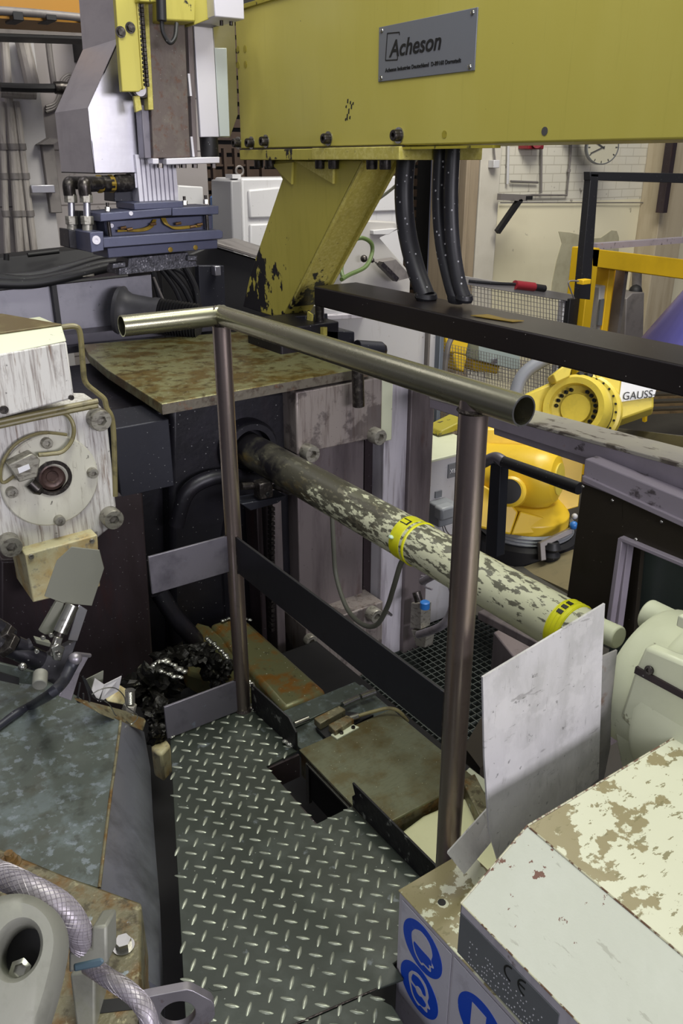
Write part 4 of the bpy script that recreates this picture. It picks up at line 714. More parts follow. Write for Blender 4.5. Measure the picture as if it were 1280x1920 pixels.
obj('header_lip', MB().prism([PX(1091, 892, hx_ - .01), PX(1600, 1122, hx_ - .01), PX(1600, 1134, hx_ - .01), PX(1091, 903, hx_ - .01)], (.05, 0, 0)), m_greybeam, ht, .002)
obj('left_panel', MB().prism([PX(1092, 905, hx_), PX(1168, 935, hx_), PX(1168, 1010, hx_), PX(1142, 1175, hx_), PX(1060, 1135, hx_)], (.03, 0, 0)), m_darkolive, ht, .002)
obj('upper_panel', MB().prism([PX(1165, 935, hx_), PX(1600, 1132, hx_), PX(1600, 1176, hx_), PX(1165, 1005, hx_)], (.03, 0, 0)), m_darkolive, ht, .002)
obj('window_frame', MB().bar(PX(1168, 1008, hx_ - .005), PX(1143, 1180, hx_ - .005), .016, .03, (1, 0, 0)).bar(PX(1180, 1012, hx_ + .02), PX(1158, 1180, hx_ + .02), .016, .03, (1, 0, 0)).bar(PX(1166, 1008, hx_ - .005), PX(1330, 1076, hx_ - .005), .012, .03, (1, 0, 0)), m_greybeam, ht, .002)
obj('inner_sheet', MB().prism([PX(1170, 1000, hx_ + .10), PX(1340, 1070, hx_ + .10), PX(1340, 1300, hx_ + .10), PX(1140, 1230, hx_ + .10)], (.02, 0, 0)), m_screen, ht)
obj('inner_shade_strip', MB().prism([PX(1176, 1010, hx_ + .06), PX(1202, 1020, hx_ + .06), PX(1186, 1200, hx_ + .06), PX(1150, 1190, hx_ + .06)], (.02, 0, 0)), m_darkolive, ht)
for (x, y) in ((1093, 912), (1148, 938), (1240, 978), (1192, 1011)): obj('rivet', MB().ball(PX(x, y, hx_), .006), m_chrome, ht)
t = thing('black_handrail', 'black tubular handrail on a square post beside the robot base', 'handrail', PX(930, 1045, 2.3))
obj('post', MB().prism([PX(919, 870, 2.3), PX(938, 868, 2.3), PX(930, 1045, 2.3), PX(908, 1042, 2.3)], (.05, 0, 0)), M('blue_black_post', '1d2026', .45, .2), t, .003)
obj('rail_tube', MB().cyl(PX(932, 861, 2.3), PX(1086, 916, 2.3), .022, .024), m_black, t)
obj('rail_elbow', MB().tube([PX(905, 868, 2.3), PX(928, 858, 2.3), PX(944, 866, 2.3)], .0235, 16, 6), m_flat, t)
# dark walkway grating
gz = -.75
gt = thing('floor_grating', 'galvanised steel grid grating on the low walkway behind the railing', 'grating', PZ(850, 1300, gz))
q00, q10, q01, q11 = (1.68, 1.75), (2.65, 1.75), (1.68, 3.0), (2.65, 3.0)
g = MB(); n = 0
x = 1.68
while x < 2.72: g.box(x, x + .004, 1.65, 3.0, gz - .03, gz); x += .034
obj('bearing_bars', g, m_grate, gt)
g = MB(); y = 1.65
while y < 3.0: g.box(1.68, 2.72, y, y + .004, gz - .03, gz - .001); y += .034
obj('cross_bars', g, m_grate, gt)
obj('edge_strip', MB().box(1.66, 1.68, 1.6, 3.0, gz - .05, gz + .02).box(1.66, 2.72, 1.63, 1.65, gz - .05, gz + .02), m_purple, gt)
t = thing('walkway_bracket', 'dark boxy steel supports on the walkway just below the tie bar', 'bracket', PZ(960, 1190, -.75))
obj('upright', MB().box(PZ(915, 1195, -.7).x, PZ(915, 1195, -.7).x + .05, 2.2, 2.26, -.75, -.3), m_sootplate, t, .004)
obj('box_housing', MB().prism([PZ(925, 1185, -.45), PZ(950, 1172, -.45), PZ(1020, 1235, -.45), PZ(985, 1260, -.45)], (0, 0, -.22)), m_purple, t, .006)
obj('channel', MB().bar(PX(905, 1150, 1.75), PX(1120, 1262, 1.75), .05, .03), m_purple, t, .004)
single('bed_plate', MB().prism([PZ(1000, 1175, -.5), PZ(1110, 1240, -.5), PZ(900, 1440, -.5), PZ(870, 1400, -.5)], (0, 0, -.1)), m_darkolive, 'dark oily bed plate under the tie bar at the right', 'plate')

# ================================================================== YELLOW GANTRY BEAM AND ITS SLANTED SUPPORT
BX = 1.9
gn = thing('gantry_beam', 'huge mustard yellow box beam with a maker sign across the top right', 'beam', Vector((2.05, 2.4, 1.45)))
zt = PX(520, 0, BX).z; zb = PX(443, 279, BX).z; yl = PX(440, 30, BX).y
zb = 1.497
obj('beam_box', MB().box(BX, BX + .36, .45, yl, zb, 2.03), m_yellow, gn, .006)
obj('top_flange', MB().box(BX - .01, BX + .4, .45, yl + .01, 2.028, 2.045), m_yellow_dk, gn, .002)
obj('bottom_flange', MB().box(BX - .012, BX + .37, PX(590, 300, BX).y, yl - .01, 1.452, zb - .004), m_yellow_chip, gn, .003)
obj('bottom_flange', MB().box(BX - .016, BX + .37, PX(755, 290, BX).y, PX(590, 300, BX).y - .002, 1.452, zb - .002), m_yellow_worn, gn, .003)
obj('seam_line', MB().box(BX - .003, BX + .01, PX(755, 290, BX).y, yl, zb - .006, zb + .001), m_rustcol, gn)
obj('bottom_strip', MB().box(BX - .003, BX + .03, PX(925, 270, BX).y, PX(756, 290, BX).y, zb - .012, zb - .004), m_yellow_dk, gn)
for (x, y) in ((447, 268), (472, 268), (499, 265), (616, 260), (748, 254)):
    p = PX(x, y, BX); bo = obj('bolt', sockethead(MB(), p, (-1, 0, 0), .0185, .028), m_bolt, gn)
    obj('washer', MB().lathe([(.026, 0), (.026, .004), (.018, .004)], p, (-1, 0, 0), 28), m_chrome, bo)
for (x, y) in ((833, 252), (1021, 246)):
    obj('bolt_hole', MB().lathe([(.0115, 0), (.0115, .0012), (.0, .0012)], PX(x, y, BX), (-1, 0, 0), 24), m_yellow_dk if x < 900 else m_chrome, gn)
for (x, y) in ((446, 93), (459, 92), (446, 122), (460, 121)):
    obj('bolt_hole', MB().lathe([(.014, 0), (.014, .0012), (.007, .0015), (.0, .0015)], PX(x, y, BX), (-1, 0, 0), 24), m_yellow_dk, gn)
for (x, y) in ((485, 305), (506, 305), (600, 303), (625, 303), (697, 303), (722, 303)):
    p = PX(x, y, BX + .03); p.z = 1.452; obj('hanging_bolt', sockethead(MB(), p, (0, 0, -1), .021, .032), m_bolt, gn)
# maker's sign
sg = thing('maker_sign', 'grey rectangular sign reading Acheson riveted on the yellow beam', 'sign', PX(800, 140, BX - .004))
c00, c10, c11, c01 = PX(712, 153, BX), PX(891, 133, BX), PX(897, 13, BX), PX(710, 52, BX)
ysl, ysr = (c00.y + c01.y) / 2, (c10.y + c11.y) / 2; zsb, zst = (c00.z + c10.z) / 2, (c11.z + c01.z) / 2
obj('sign_plate', MB().box(BX - .004, BX, ysr, ysl, zsb, zst), m_signplate, sg, .0015)
RY = Vector((0, -1, 0)); UZ = Vector((0, 0, 1)); W_ = ysl - ysr; H_ = zst - zsb
def SP(u_, v_): return Vector((BX - .0042, ysl - u_ * W_, zsb + v_ * H_))
lettering('lettering', 'Acheson', H_ * .42, SP(.13, .43), RY, UZ, m_blackink, sg, width=W_ * .55, shear=.22, offset=.0011)
lettering('lettering', 'Acheson Industries Deutschland  D-89160 Dornstadt', H_ * .10, SP(.085, .165), RY, UZ, m_blackink, sg, width=W_ * .79, offset=.0003)
lg = MB()
def seg_(a, b_, w_=.0035):
    a, b_ = Vector(a), Vector(b_); d = (b_ - a).normalized(); s_ = d.cross(Vector((1, 0, 0))) * w_ / 2
    lg.prism([a - s_, a + s_, b_ + s_, b_ - s_], (-.0008, 0, 0))
fr = [SP(.10, .42), SP(.115, .84), SP(.235, .82)]
seg_(SP(.085, .38), SP(.10, .86)); seg_(SP(.10, .86), SP(.235, .84)); seg_(SP(.085, .38), SP(.22, .36)); seg_(SP(.22, .36), SP(.222, .42)); seg_(SP(.235, .84), SP(.237, .79))
obj('logo_outline', lg, m_blackink, sg)
for (u_, v_) in ((.035, .07), (.035, .93), (.955, .07), (.955, .93)): obj('rivet', MB().lathe([(.0075, 0), (.006, .003), (.0, .0045)], SP(u_, v_), (-1, 0, 0), 16), m_chrome, sg)
single('paint_scuff', (lambda g: ([g.prism([PX(x, y, BX), PX(x + 2.2, y - 1, BX), PX(x + 1.6, y + h, BX), PX(x - .6, y + h - 1, BX)], (-.0005, 0, 0)) for x, y, h in ((651, 186, 8), (656, 190, 6), (648, 198, 5), (658, 196, 9), (653, 204, 10), (661, 192, 5), (650, 214, 12), (655, 218, 6), (647, 222, 5))], g)[1])(MB()), m_blackink, 'small cluster of black scratches on the yellow beam left of the sign', 'scratch')

# slanted support
SX = 1.95
sp = thing('slanted_support', 'slanted mustard yellow channel strut carrying the beam, paint chipped black low down', 'strut', PX(500, 600, SX))
web = [PX(508, 300, SX), PX(678, 300, SX), PX(640, 375, SX), PX(551, 553, SX), PX(527, 598, SX), PX(455, 575, SX), PX(470, 510, SX), PX(529, 336, SX)]
obj('web_plate', MB().prism(web, (.15, 0, 0)), m_yellow_web, sp, .004)
# right channel face: recessed strip between two lips
def up_(p, q, f_): return p.lerp(q, f_)
wa, wb_ = PX(678, 300, SX), PX(540, 575, SX)
dirv = (wb_ - wa); dn = dirv.normalized()
nrm = Vector((0, -1, 0)); nrm = (nrm - dn * nrm.dot(dn)).normalized()
obj('front_lip', MB().prism([wa, wb_, wb_ + Vector((.014, 0, 0)), wa + Vector((.014, 0, 0))], nrm * .016), m_channel, sp, .002)
obj('channel_face', MB().prism([wa, wb_, wb_ + Vector((.165, 0, 0)), wa + Vector((.165, 0, 0))], nrm * .004), m_channel, sp)
obj('rear_lip', MB().prism([wa + Vector((.155, 0, 0)), wb_ + Vector((.155, 0, 0)), wb_ + Vector((.17, 0, 0)), wa + Vector((.17, 0, 0))], nrm * .022), m_yellow_worn, sp, .002)
tl_ = wa.lerp(wb_, .74)
obj('gusset', MB().prism([PX(556, 302, SX - .0), PX(629, 303, SX), PX(628, 345, SX)], (-.012, 0, 0)), m_yellow_worn, sp, .002)
obj('gusset', MB().prism([PX(513, 308, SX), PX(552, 304, SX), PX(550, 346, SX)], (-.012, 0, 0)), m_yellow, sp, .002)
obj('foot_block', MB().prism([PX(530, 594, SX), PX(572, 592, SX), PX(574, 622, SX), PX(532, 606, SX)], (.12, 0, 0)), m_sootplate, sp, .004)
obj('foot_plate', MB().prism([PX(576, 584, SX), PX(584, 590, SX), PX(582, 622, SX), PX(574, 618, SX)], (.01, 0, 0)), m_yellow_worn, sp)
obj('foot_plate', MB().prism([PX(584, 612, SX), PX(606, 614, SX), PX(606, 630, SX), PX(584, 624, SX)], (.02, 0, 0)), m_yellow_worn, sp)
obj('foot_bolt', MB().cyl(PX(599, 570, SX + .03), PX(599, 614, SX + .03), .02), m_bolt, sp)

# black beam
kb = thing('black_beam', 'oily black brown box beam running right from the slanted support', 'beam', Vector((2.02, 2.0, .89)))
obj('beam_box', MB().box(1.9, 2.12, .4, 2.97, .885, .966), m_blackbeam, kb, .006)
single('peeled_tape', MB().prism([PZ(882, 592, .968), PZ(915, 590, .968), PZ(950, 599, .968), PZ(982, 602, .968), PZ(960, 604, .968), PZ(920, 598, .968)], (0, 0, .002)), m_brass, 'small crinkled brown strip stuck on the black beam top', 'strip')
# thick hoses dropping through the beam
def hose(pts, r, lb, X=2.05):
    t = thing('thick_hose', lb, 'hose', PX(*pts[-1], X), 'thick hoses between the yellow and black beams')
    obj('hose_body', MB().tube([PX(x, y, X) for x, y in pts], r, 18, 8), m_hose, t)
    obj('grommet', MB().lathe([(r * 1.12, -.01), (r * 1.25, 0), (r * 1.1, .015)], PX(*pts[-1], X) + Vector((0, 0, .0)), (0, -.15, 1), 24), m_black, t)
hose([(763, 255), (762, 285), (757, 360), (762, 430), (778, 500), (798, 556)], .0355, 'thickest of the black hoses, nearest the slanted support')
hose([(826, 255), (825, 290), (822, 380), (828, 460), (843, 530), (854, 562)], .024, 'middle black hose between the thickest hose and the rightmost hose')
hose([(850, 255), (848, 290), (845, 370), (848, 450), (858, 520), (870, 560)], .026, 'rightmost of the thick black hoses above the black beam')
hose([(818, 430), (822, 480), (832, 520), (842, 556)], .006, 'thin black cable hugging the middle thick hose')

# ================================================================== SPRAY HEAD
YS = 3.4
def S(x, y, d=0.0): return PY(x, y, YS + d)
sc_ = thing('cover_hood', 'big folded silver sheet cover hanging at the left of the spray head', 'cover', S(220, 325))
out = [S(192, -30, -.05), S(192, 60), S(223, 75), S(165, 205), S(178, 326), S(268, 324), S(268, 150), S(240, -30)]
hood = [S(216, -40), S(223, 72), S(165, 202), S(177, 326), S(266, 325), S(275, 60), S(270, -40)]
obj('front_sheet', MB().prism(hood, (0, .008, 0)), m_alu, sc_)
back = (0, .42, 0)
def side(a, b_): return MB().prism([a, b_, b_ + Vector(back), a + Vector(back)], (.004, 0, 0))
obj('upper_side', side(hood[0], hood[1]), m_alu, sc_); obj('slanted_side', side(hood[1], hood[2]), m_alu, sc_)
obj('lower_side', side(hood[2], hood[3]), m_alu, sc_); 
obj('under_sheet', MB().prism([hood[3], hood[4], hood[4] + Vector(back), hood[3] + Vector(back)], (0, 0, .004)), m_dark, sc_)
for (x, y) in ((257, 225), (262, 304)): obj('screw', sockethead(MB(), S(x, y), (0, -1, 0), .007, .006), m_bolt, sc_)
ram = thing('spray_slide', 'rusty brown vertical slide with mustard paint traces above the spray head', 'slide', S(310, 300))
obj('slide_plate', MB().prism([S(272, -40, -.1), S(343, -40, -.1), S(357, 295, -.1), S(287, 297, -.1)], (0, .10, 0)), M('rusty_brown_slide', '5e5450', .5, .2, [('noise', 14, .5, .66, '6e675f', .7), ('noise', 30, .56, .66, '5e3d2c', .7), ('noise', (12, 12, 5), .72, .73, 'c4b030', 1.0), ('speck', 60, .1, .06, 'b0aca8', .5)], .2), ram, .003)
obj('slide_rail', MB().prism([S(347, -40, -.06), S(358, -40, -.06), S(371, 294, -.06), S(362, 295, -.06)], (0, .06, 0)), m_purple, ram, .003)
obj('black_gap', MB().prism([S(340, -40, -.02), S(352, -40, -.02), S(366, 292, -.02), S(352, 292, -.02)], (0, .02, 0)), m_dark, ram)
obj('grey_side_bar', MB().prism([S(264, 195, -.08), S(279, 200, -.08), S(286, 297, -.08), S(271, 297, -.08)], (0, .06, 0)), m_flat, ram, .003)
for (a, b_) in (((352, 138), (356, 180)), ((357, 256), (361, 294))): obj('bearing_strip', MB().prism([S(a[0], a[1], -.08), S(a[0] + 4, a[1], -.08), S(b_[0] + 4, b_[1], -.08), S(b_[0], b_[1], -.08)], (0, .03, 0)), m_alupale, ram)
ch = thing('chain_guard', 'mustard channel guard holding a drive chain beside the silver cover', 'guard', S(245, 180, -.12))
obj('guard_plate', MB().prism([S(214, -40, -.15), S(253, -40, -.15), S(268, 165, -.15), S(261, 172, -.15), S(229, 172, -.15)], (0, .03, 0)), m_yellow, ch, .003)
obj('guard_edge', MB().prism([S(253, -40, -.16), S(257, -40, -.16), S(272, 166, -.16), S(268, 168, -.16)], (0, .05, 0)), m_yellow_worn, ch, .001)
obj('rear_guard', MB().prism([S(270, -40, -.12), S(276, -40, -.12), S(288, 206, -.12), S(278, 206, -.12)], (0, .04, 0)), m_yellow_worn, ch, .002)
for (x, y) in ((226, 60), (244, 52)): hexbolt(ch, S(x, y, -.15), (0, -1, 0), .014, .014, m_bolt)
g = MB()
for k in range(24):
    yy = -30 + k * 8.2; xx = 257 + yy * .073
    for s_ in (0, 7):
        a = S(xx + s_ + 2, yy, -.16); g.box(a.x - .006, a.x + .006, a.y, a.y + .02, a.z - .007, a.z + .007)
obj('drive_chain', g, m_bolt, ch, .002)
obj('chain_sprocket', MB().lathe([(.045, 0), (.05, .01), (.05, .025), (.045, .035)], S(258, 160, -.08), (0, -1, 0), 32), m_bolt, ch)
obj('roller', MB().lathe([(.022, 0), (.022, .05)], S(254, 170, -.07), (0, -1, 0), 24), m_alupale, ch)
obj('lower_tab', MB().prism([S(251, 180, -.13), S(262, 179, -.13), S(267, 206, -.13), S(255, 211, -.13)], (0, .02, 0)), m_yellow_worn, ch, .003)
tpb = thing('top_carriage', 'mustard carriage box with white end cover at the top of the spray slide', 'carriage', S(380, 45, -.2))
obj('yellow_block', MB().prism([S(306, -40, -.2), S(367, -40, -.2), S(367, 41, -.2), S(306, 38, -.2)], (0, .12, 0)), m_yellow_chip, tpb, .006)
obj('yellow_side', MB().prism([S(364, -40, -.16), S(402, -40, -.16), S(402, 32, -.16), S(364, 47, -.16)], (0, .1, 0)), m_yellow, tpb, .003)
obj('white_cover', MB().box(S(401, 0, -.22).x, S(457, 0, -.22).x, YS - .22, YS + .05, S(401, 31, -.22).z, S(401, -40, -.22).z), m_alupale, tpb, .004)
obj('left_clamp', MB().prism([S(262, -40, -.2), S(293, -40, -.2), S(293, 5, -.2), S(262, 3, -.2)], (0, .05, 0)), m_yellow_chip, tpb, .004)
for px_ in (415, 433): obj('small_stud', MB().cyl(S(px_, 34, -.15), S(px_, 48, -.15), .007), m_bolt, tpb)
obj('plug', MB().cyl(S(301, -20, -.24), S(303, 40, -.24), .018), m_black, tpb, .003)
obj('plug_cable', MB().tube([S(303, 38, -.24), S(306, 62, -.24), S(318, 80, -.24), S(328, 70, -.24), S(331, 44, -.22)], .008, 10, 6), m_black, tpb)
cyl_ = thing('white_column_cover', 'tall white box cover beside the yellow beam end above the spray head', 'cover', S(392, 256))
obj('front_sheet', MB().prism([S(363, 48, -.04), S(399, 52, -.04), S(411, 257, -.04), S(376, 257, -.04)], (0, .02, 0)), m_alupale, cyl_, .003)
obj('side_sheet', MB().prism([S(399, 50, -.03), S(440, 40, .05), S(446, 215, .05), S(431, 258, .02), S(411, 258, -.03)], (0, .02, 0)), m_alu, cyl_, .003)
obj('side_cover', MB().prism([S(402, 90, -.035), S(425, 90, -.035), S(431, 256, -.035), S(412, 256, -.035)], (0, .02, 0)), M('pale_mint_sheet', 'b4bcb8', .45, .2), cyl_, .002)
obj('cylinder_end', MB().lathe([(.038, -.03), (.038, .06), (.034, .07)], S(391, 262, .0), (.02, 0, -1), 32), m_black, cyl_)
fb_ = thing('flange_bar', 'thin white level plate with nuts under the spray slide', 'plate', S(350, 305, -.12))
obj('plate', MB().prism([S(312, 297, -.12), S(412, 294, -.12), S(412, 306, -.12), S(312, 309, -.12)], (0, .12, 0)), m_alupale, fb_, .003)
obj('end_tab', MB().prism([S(286, 297, -.12), S(298, 297, -.12), S(298, 308, -.12), S(286, 308, -.12)], (0, .05, 0)), m_alupale, fb_, .003)
for px_ in (300, 332, 344, 365, 400): obj('nut', MB().cyl(S(px_, 306, -.08), S(px_, 315, -.08), .012, seg=6), m_bolt, fb_)
sh = thing('fluted_shaft', 'white fluted aluminium shaft entering the dark spray head', 'shaft', S(295, 380))
flp = []
x0_, x1_ = S(258, 376).x, S(331, 376).x
n = 9; 
pts = []
for k in range(n):
    a = x0_ + (x1_ - x0_) * k / n; b_ = x0_ + (x1_ - x0_) * (k + 1) / n; gap = (b_ - a) * .16
    dd = .0 if k > 2 or k == 0 else .0
    pts += [(a + gap, YS - .02), (b_ - gap, YS - .02), (b_ - gap, YS - .008), (b_ + gap, YS - .008)] if k < n - 1 else [(a + gap, YS - .02), (b_, YS - .02), (b_, YS + .1), (x0_, YS + .1), (x0_, YS - .02)]
zt_, zb_ = S(290, 290).z, S(290, 380).z
obj('shaft_body', MB().prism([(x, y, zb_) for x, y in pts], (0, 0, zt_ - zb_)), m_alupale, sh)
obj('edge_bracket', MB().prism([S(252, 325, -.01), S(257, 325, -.01), S(259, 352, -.01), S(254, 352, -.01)], (0, .03, 0)), m_alu, sh)

hd = thing('spray_manifold', 'dark blue steel spray manifold with stacked bars and brass lines', 'manifold', S(300, 505, -.1))
def sb(name, p, d0, dp, m=m_blue_steel, bv=.003): return obj(name, MB().prism([S(x, y, d0) for x, y in p], (0, dp, 0)), m, hd, bv)
sb('top_clamp', [(251, 381), (343, 377), (344, 389), (252, 394)], -.14, .2)
sb('top_bar', [(188, 400), (322, 390), (322, 404), (188, 416)], -.16, .22)
sb('top_bar', [(323, 390), (410, 386), (410, 402), (323, 405)], -.16, .22)
sb('mid_block', [(195, 415), (398, 403), (398, 433), (200, 448)], -.10, .14)
sb('lower_bar', [(192, 446), (412, 431), (418, 434), (418, 446), (412, 448), (194, 465)], -.17, .24)
sb('corner_block', [(168, 436), (194, 434), (195, 470), (171, 474)], -.19, .26)
sb('bottom_bar', [(201, 465), (408, 449), (408, 466), (203, 484)], -.13, .18)
sb('crusted_nozzle_plate', [(241, 484), (353, 473), (354, 490), (368, 489), (370, 500), (223, 516), (223, 503), (240, 500)], -.10, .14, m_slag, .002)
sb('side_tab', [(211, 495), (236, 491), (236, 501), (211, 504)], -.12, .05, m_slag)
sb('side_tab', [(352, 479), (370, 479), (370, 489), (352, 489)], -.12, .05, m_slag)
sb('side_block', [(128, 430), (170, 436), (172, 473), (130, 465)], -.02, .12, m_sootwall)
sb('rear_step', [(146, 396), (190, 398), (196, 436), (150, 434)], .0, .10, m_dark)
sb('under_sleeve', [(214, 350), (258, 326), (258, 380), (214, 378)], .05, .12, m_sootplate)
for (x, y) in ((180, 450), ): 
    rb_ = obj('port_ring', MB().lathe([(.016, 0), (.016, .004), (.006, .004), (.006, .001)], S(x, y, -.19), (0, -1, 0), 24), m_alupale, hd)
for (x, y, d) in ((245, 400, -.16), (209, 423, -.10)): obj('port_ring', MB().lathe([(.008, 0), (.008, .003), (.003, .003), (.003, .001)], S(x, y, d), (0, -1, 0), 16), m_alupale, hd)
for (x, y, d) in ((319, 468, -.13), (366, 464, -.13)): obj('port_screw', sockethead(MB(), S(x, y, d), (0, -1, 0), .010, .003), m_brass, hd)
for (x, y) in ((202, 394), (346, 382), (386, 380)):
    st = obj('stud', MB().cyl(S(x, y + 2, -.1), S(x - 1, y - 14, -.1), .006), m_bolt, hd)
    obj('nut', MB().cyl(S(x, y + 2, -.1), S(x, y - 6, -.1), .0115, seg=6), m_chrome, st)
for (x0, y0, x1, y1) in ((203, 416, 207, 446), (387, 403, 389, 433)): obj('tie_rod', MB().cyl(S(x0, y0, -.13), S(x1, y1, -.13), .007), m_bolt, hd)
for i in range(3):
    obj('brass_line', MB().tube([S(288 + i * 2, 412, -.11), S(280 + i * 2, 424 + i, -.12), S(262 + i, 430 + i * 1.5, -.12), S(220, 434 - i, -.12)], .0035, 8, 6), m_brass, hd)
    obj('brass_line', MB().tube([S(303 + i * 3, 409, -.11), S(310 + i * 3, 420 + i, -.12), S(330 + i, 426 + i * 1.5, -.12), S(376, 422 + i, -.12)], .0035, 8, 6), m_brass, hd)
for (x, y) in ((231, 427), (243, 430), (287, 420), (334, 419), (361, 425), (374, 421)):
    obj('brass_fitting', MB().cyl(S(x - 5, y + 1, -.125), S(x + 5, y - 1, -.125), .006, seg=8), M('tarnished_brass', '8a6a48', .35, .7) if 'tarnished_brass' not in bpy.data.materials else bpy.data.materials['tarnished_brass'], hd)
for i, (x, lbx) in enumerate(((135, 'left of the two upright pipe couplings on the spray head'), (164, 'right of the two upright pipe couplings on the spray head'))):
    t = thing('pipe_coupling', 'steel elbow and riser pipe, ' + lbx, 'coupling', S(x, 435, -.1), 'upright pipe couplings')
    d = .02 - .1 * i
    obj('riser_pipe', MB().cyl(S(x - 2, 350, d), S(x, 432, d), .0135), m_alu, t)
    obj('nut', MB().cyl(S(x - 3, 364, d), S(x - 2, 380, d), .025, seg=6), m_boltpale, t, .002)
    obj('nut', MB().cyl(S(x - 1, 405, d), S(x, 421, d), .025, seg=6), m_boltpale, t, .002)
    obj('collar', MB().cyl(S(x, 421, d), S(x, 433, d), .019), m_boltpale, t)
    obj('elbow', MB().tube([S(x - 4, 366, d), S(x - 6, 345, d), S(x + 2, 343, d + .02), S(x + 26, 343, d + .05)], .024, 16, 5), m_bolt, t)
t = thing('swivel_fitting', 'dark ribbed swivel fitting with brass rings under the silver cover', 'fitting', S(205, 345, .02))
obj('fitting_body', MB().lathe([(.02, 0), (.028, .01), (.028, .05), (.024, .055), (.031, .06), (.031, .10), (.026, .11), (.033, .12), (.033, .18), (.02, .19)], S(165, 346, .0), (1, .1, .02), 24), m_bolt, t)
for l_ in (.035, .085): obj('brass_ring', MB().lathe([(.030, 0), (.033, .003), (.033, .02), (.030, .023)], S(165, 346, .0) + Vector((1, .1, .02)).normalized() * l_, (1, .1, .02), 8), m_brass, t)
# dark region behind the head
dp_ = thing('dark_cabinet', 'black machine cabinet with a pale latch behind the table right of the spray head', 'cabinet', PY(420, 590, 4.1))
obj('cabinet_body', MB().prism([PY(395, 460, 4.3), PY(530, 500, 4.3), Vector((PY(530, 640, 4.3).x, 4.3, FZ)), Vector((PY(300, 640, 4.3).x, 4.3, FZ)), PY(300, 500, 4.3)], (0, .5, 0)), m_dark, dp_, .01)
obj('cabinet_top', MB().prism([PY(395, 458, 4.25), PY(440, 452, 4.9), PY(530, 480, 4.9), PY(530, 500, 4.25)], (0, 0, .02)), m_steelbeam, dp_, .004)
obj('door', MB().prism([PY(372, 498, 4.2), PY(420, 498, 4.2), PY(424, 600, 4.2), PY(376, 600, 4.2)], (0, .05, 0)), m_sootplate, dp_, .004)
obj('latch', MB().box(PY(398, 500, 4.18).x, PY(409, 500, 4.18).x, 4.15, 4.2, PY(404, 516, 4.18).z, PY(404, 498, 4.18).z), m_alu, dp_, .003)
single('black_rail_back', MB().prism([PY(355, 470, 4.9), PY(560, 500, 4.4), PY(560, 600, 4.4), PY(420, 560, 4.6)], (0, .3, 0)), m_dark, 'black sloping machine bed behind the slanted support', 'bed')
# grey trough with cone and hoses left
tr = thing('steel_trough', 'long grey steel side sheet behind the table at the left', 'sheet', PY(140, 600, 3.9))
obj('sheet', MB().prism([PY(-60, 552, 3.9), PY(283, 515, 3.9), PY(290, 640, 3.9), PY(-60, 690, 3.9)], (0, .03, 0)), M('dull_trough_sheet', '8d8c94', .42, .55, [('noise', 6, .48, .7, '6c6b72', .7), ('noise', 30, .66, .7, '45444a', .6)]), tr)
obj('rim', MB().prism([PY(-60, 538, 3.85), PY(300, 503, 3.85), PY(300, 508, 3.85), PY(-60, 546, 3.85)], (0, .25, 0)), m_rustcol, tr)
obj('strap', MB().box(PY(98, 560, 3.88).x, PY(107, 560, 3.88).x, 3.86, 3.9, .5, PY(100, 532, 3.88).z), m_black, tr)
obj('hinge', MB().box(PY(153, 517, 3.84).x, PY(176, 517, 3.84).x, 3.83, 3.86, PY(160, 519, 3.84).z, PY(160, 513, 3.84).z), m_boltpale, tr, .003)
ho = thing('duct_cone', 'dark grey rubber cone funnel on a pleated sleeve behind the rail end', 'funnel', PY(230, 600, 3.7))
c0 = PY(222, 582, 3.82)
obj('cone_mouth', MB().lathe([(.11, 0), (.115, .02), (.10, .03), (.085, .06), (.08, .16), (.084, .17), (.084, .2)], c0, (.75, -.62, -.12), 36), M('dull_black_rubber', '3f3f42', .5, 0, [('noise', 10, .5, .7, '5a585a', .6)]), ho)
pr = []
for k in range(16): pr += [(.074, .17 + k * .014), (.084, .177 + k * .014)]
obj('pleated_sleeve', MB().lathe(pr, c0, (.75, -.62, -.12), 32), m_black, ho)
for i, (pts, lbh) in enumerate((
    ([(-40, 520), (60, 518), (130, 502), (200, 484), (260, 482)], 'uppermost black hose lying along the grey trough rim'),
    ([(-40, 512), (40, 526), (120, 516), (190, 496), (270, 488)], 'black hose crossing the others on the grey trough rim'),
    ([(-40, 530), (60, 532), (150, 514), (220, 498), (300, 494)], 'lowest black hose lying along the grey trough rim'))):
    tt = thing('black_hose', lbh, 'hose', PY(*pts[0], 3.9), 'black hoses on the trough rim')
    obj('hose_body', MB().tube([PY(x, y, 3.95 - i * .05) for x, y in pts], .022, 12, 8), m_black, tt)
for i, (pts, r, lbh) in enumerate((
    ([(284, 495), (295, 540), (312, 600)], .02, 'dark hose dropping just right of the grey trough sheet'),
    ([(298, 500), (330, 545), (350, 600)], .014, 'thin dark cable second in the fan of cables under the spray head'),
    ([(308, 498), (345, 540), (372, 600)], .018, 'dark cable at the middle of the fan under the spray head'),
    ([(318, 500), (350, 520), (380, 590)], .012, 'thin dark cable in the right half of the fan under the spray head'),
    ([(345, 498), (366, 540), (374, 590)], .016, 'dark cable at the right of the fan under the spray head'),
    ([(288, 520), (305, 560), (330, 610)], .006, 'thin grey wire in the fan under the spray head'))):
    tt = thing('drop_cable', lbh, 'cable', PY(*pts[-1], 4.05), 'fan of cables under the spray head')
    obj('sheath', MB().tube([PY(x, y, 4.05 - .02 * i) for x, y in pts], r, 10, 8), m_steelbeam if i == 5 else m_black, tt)
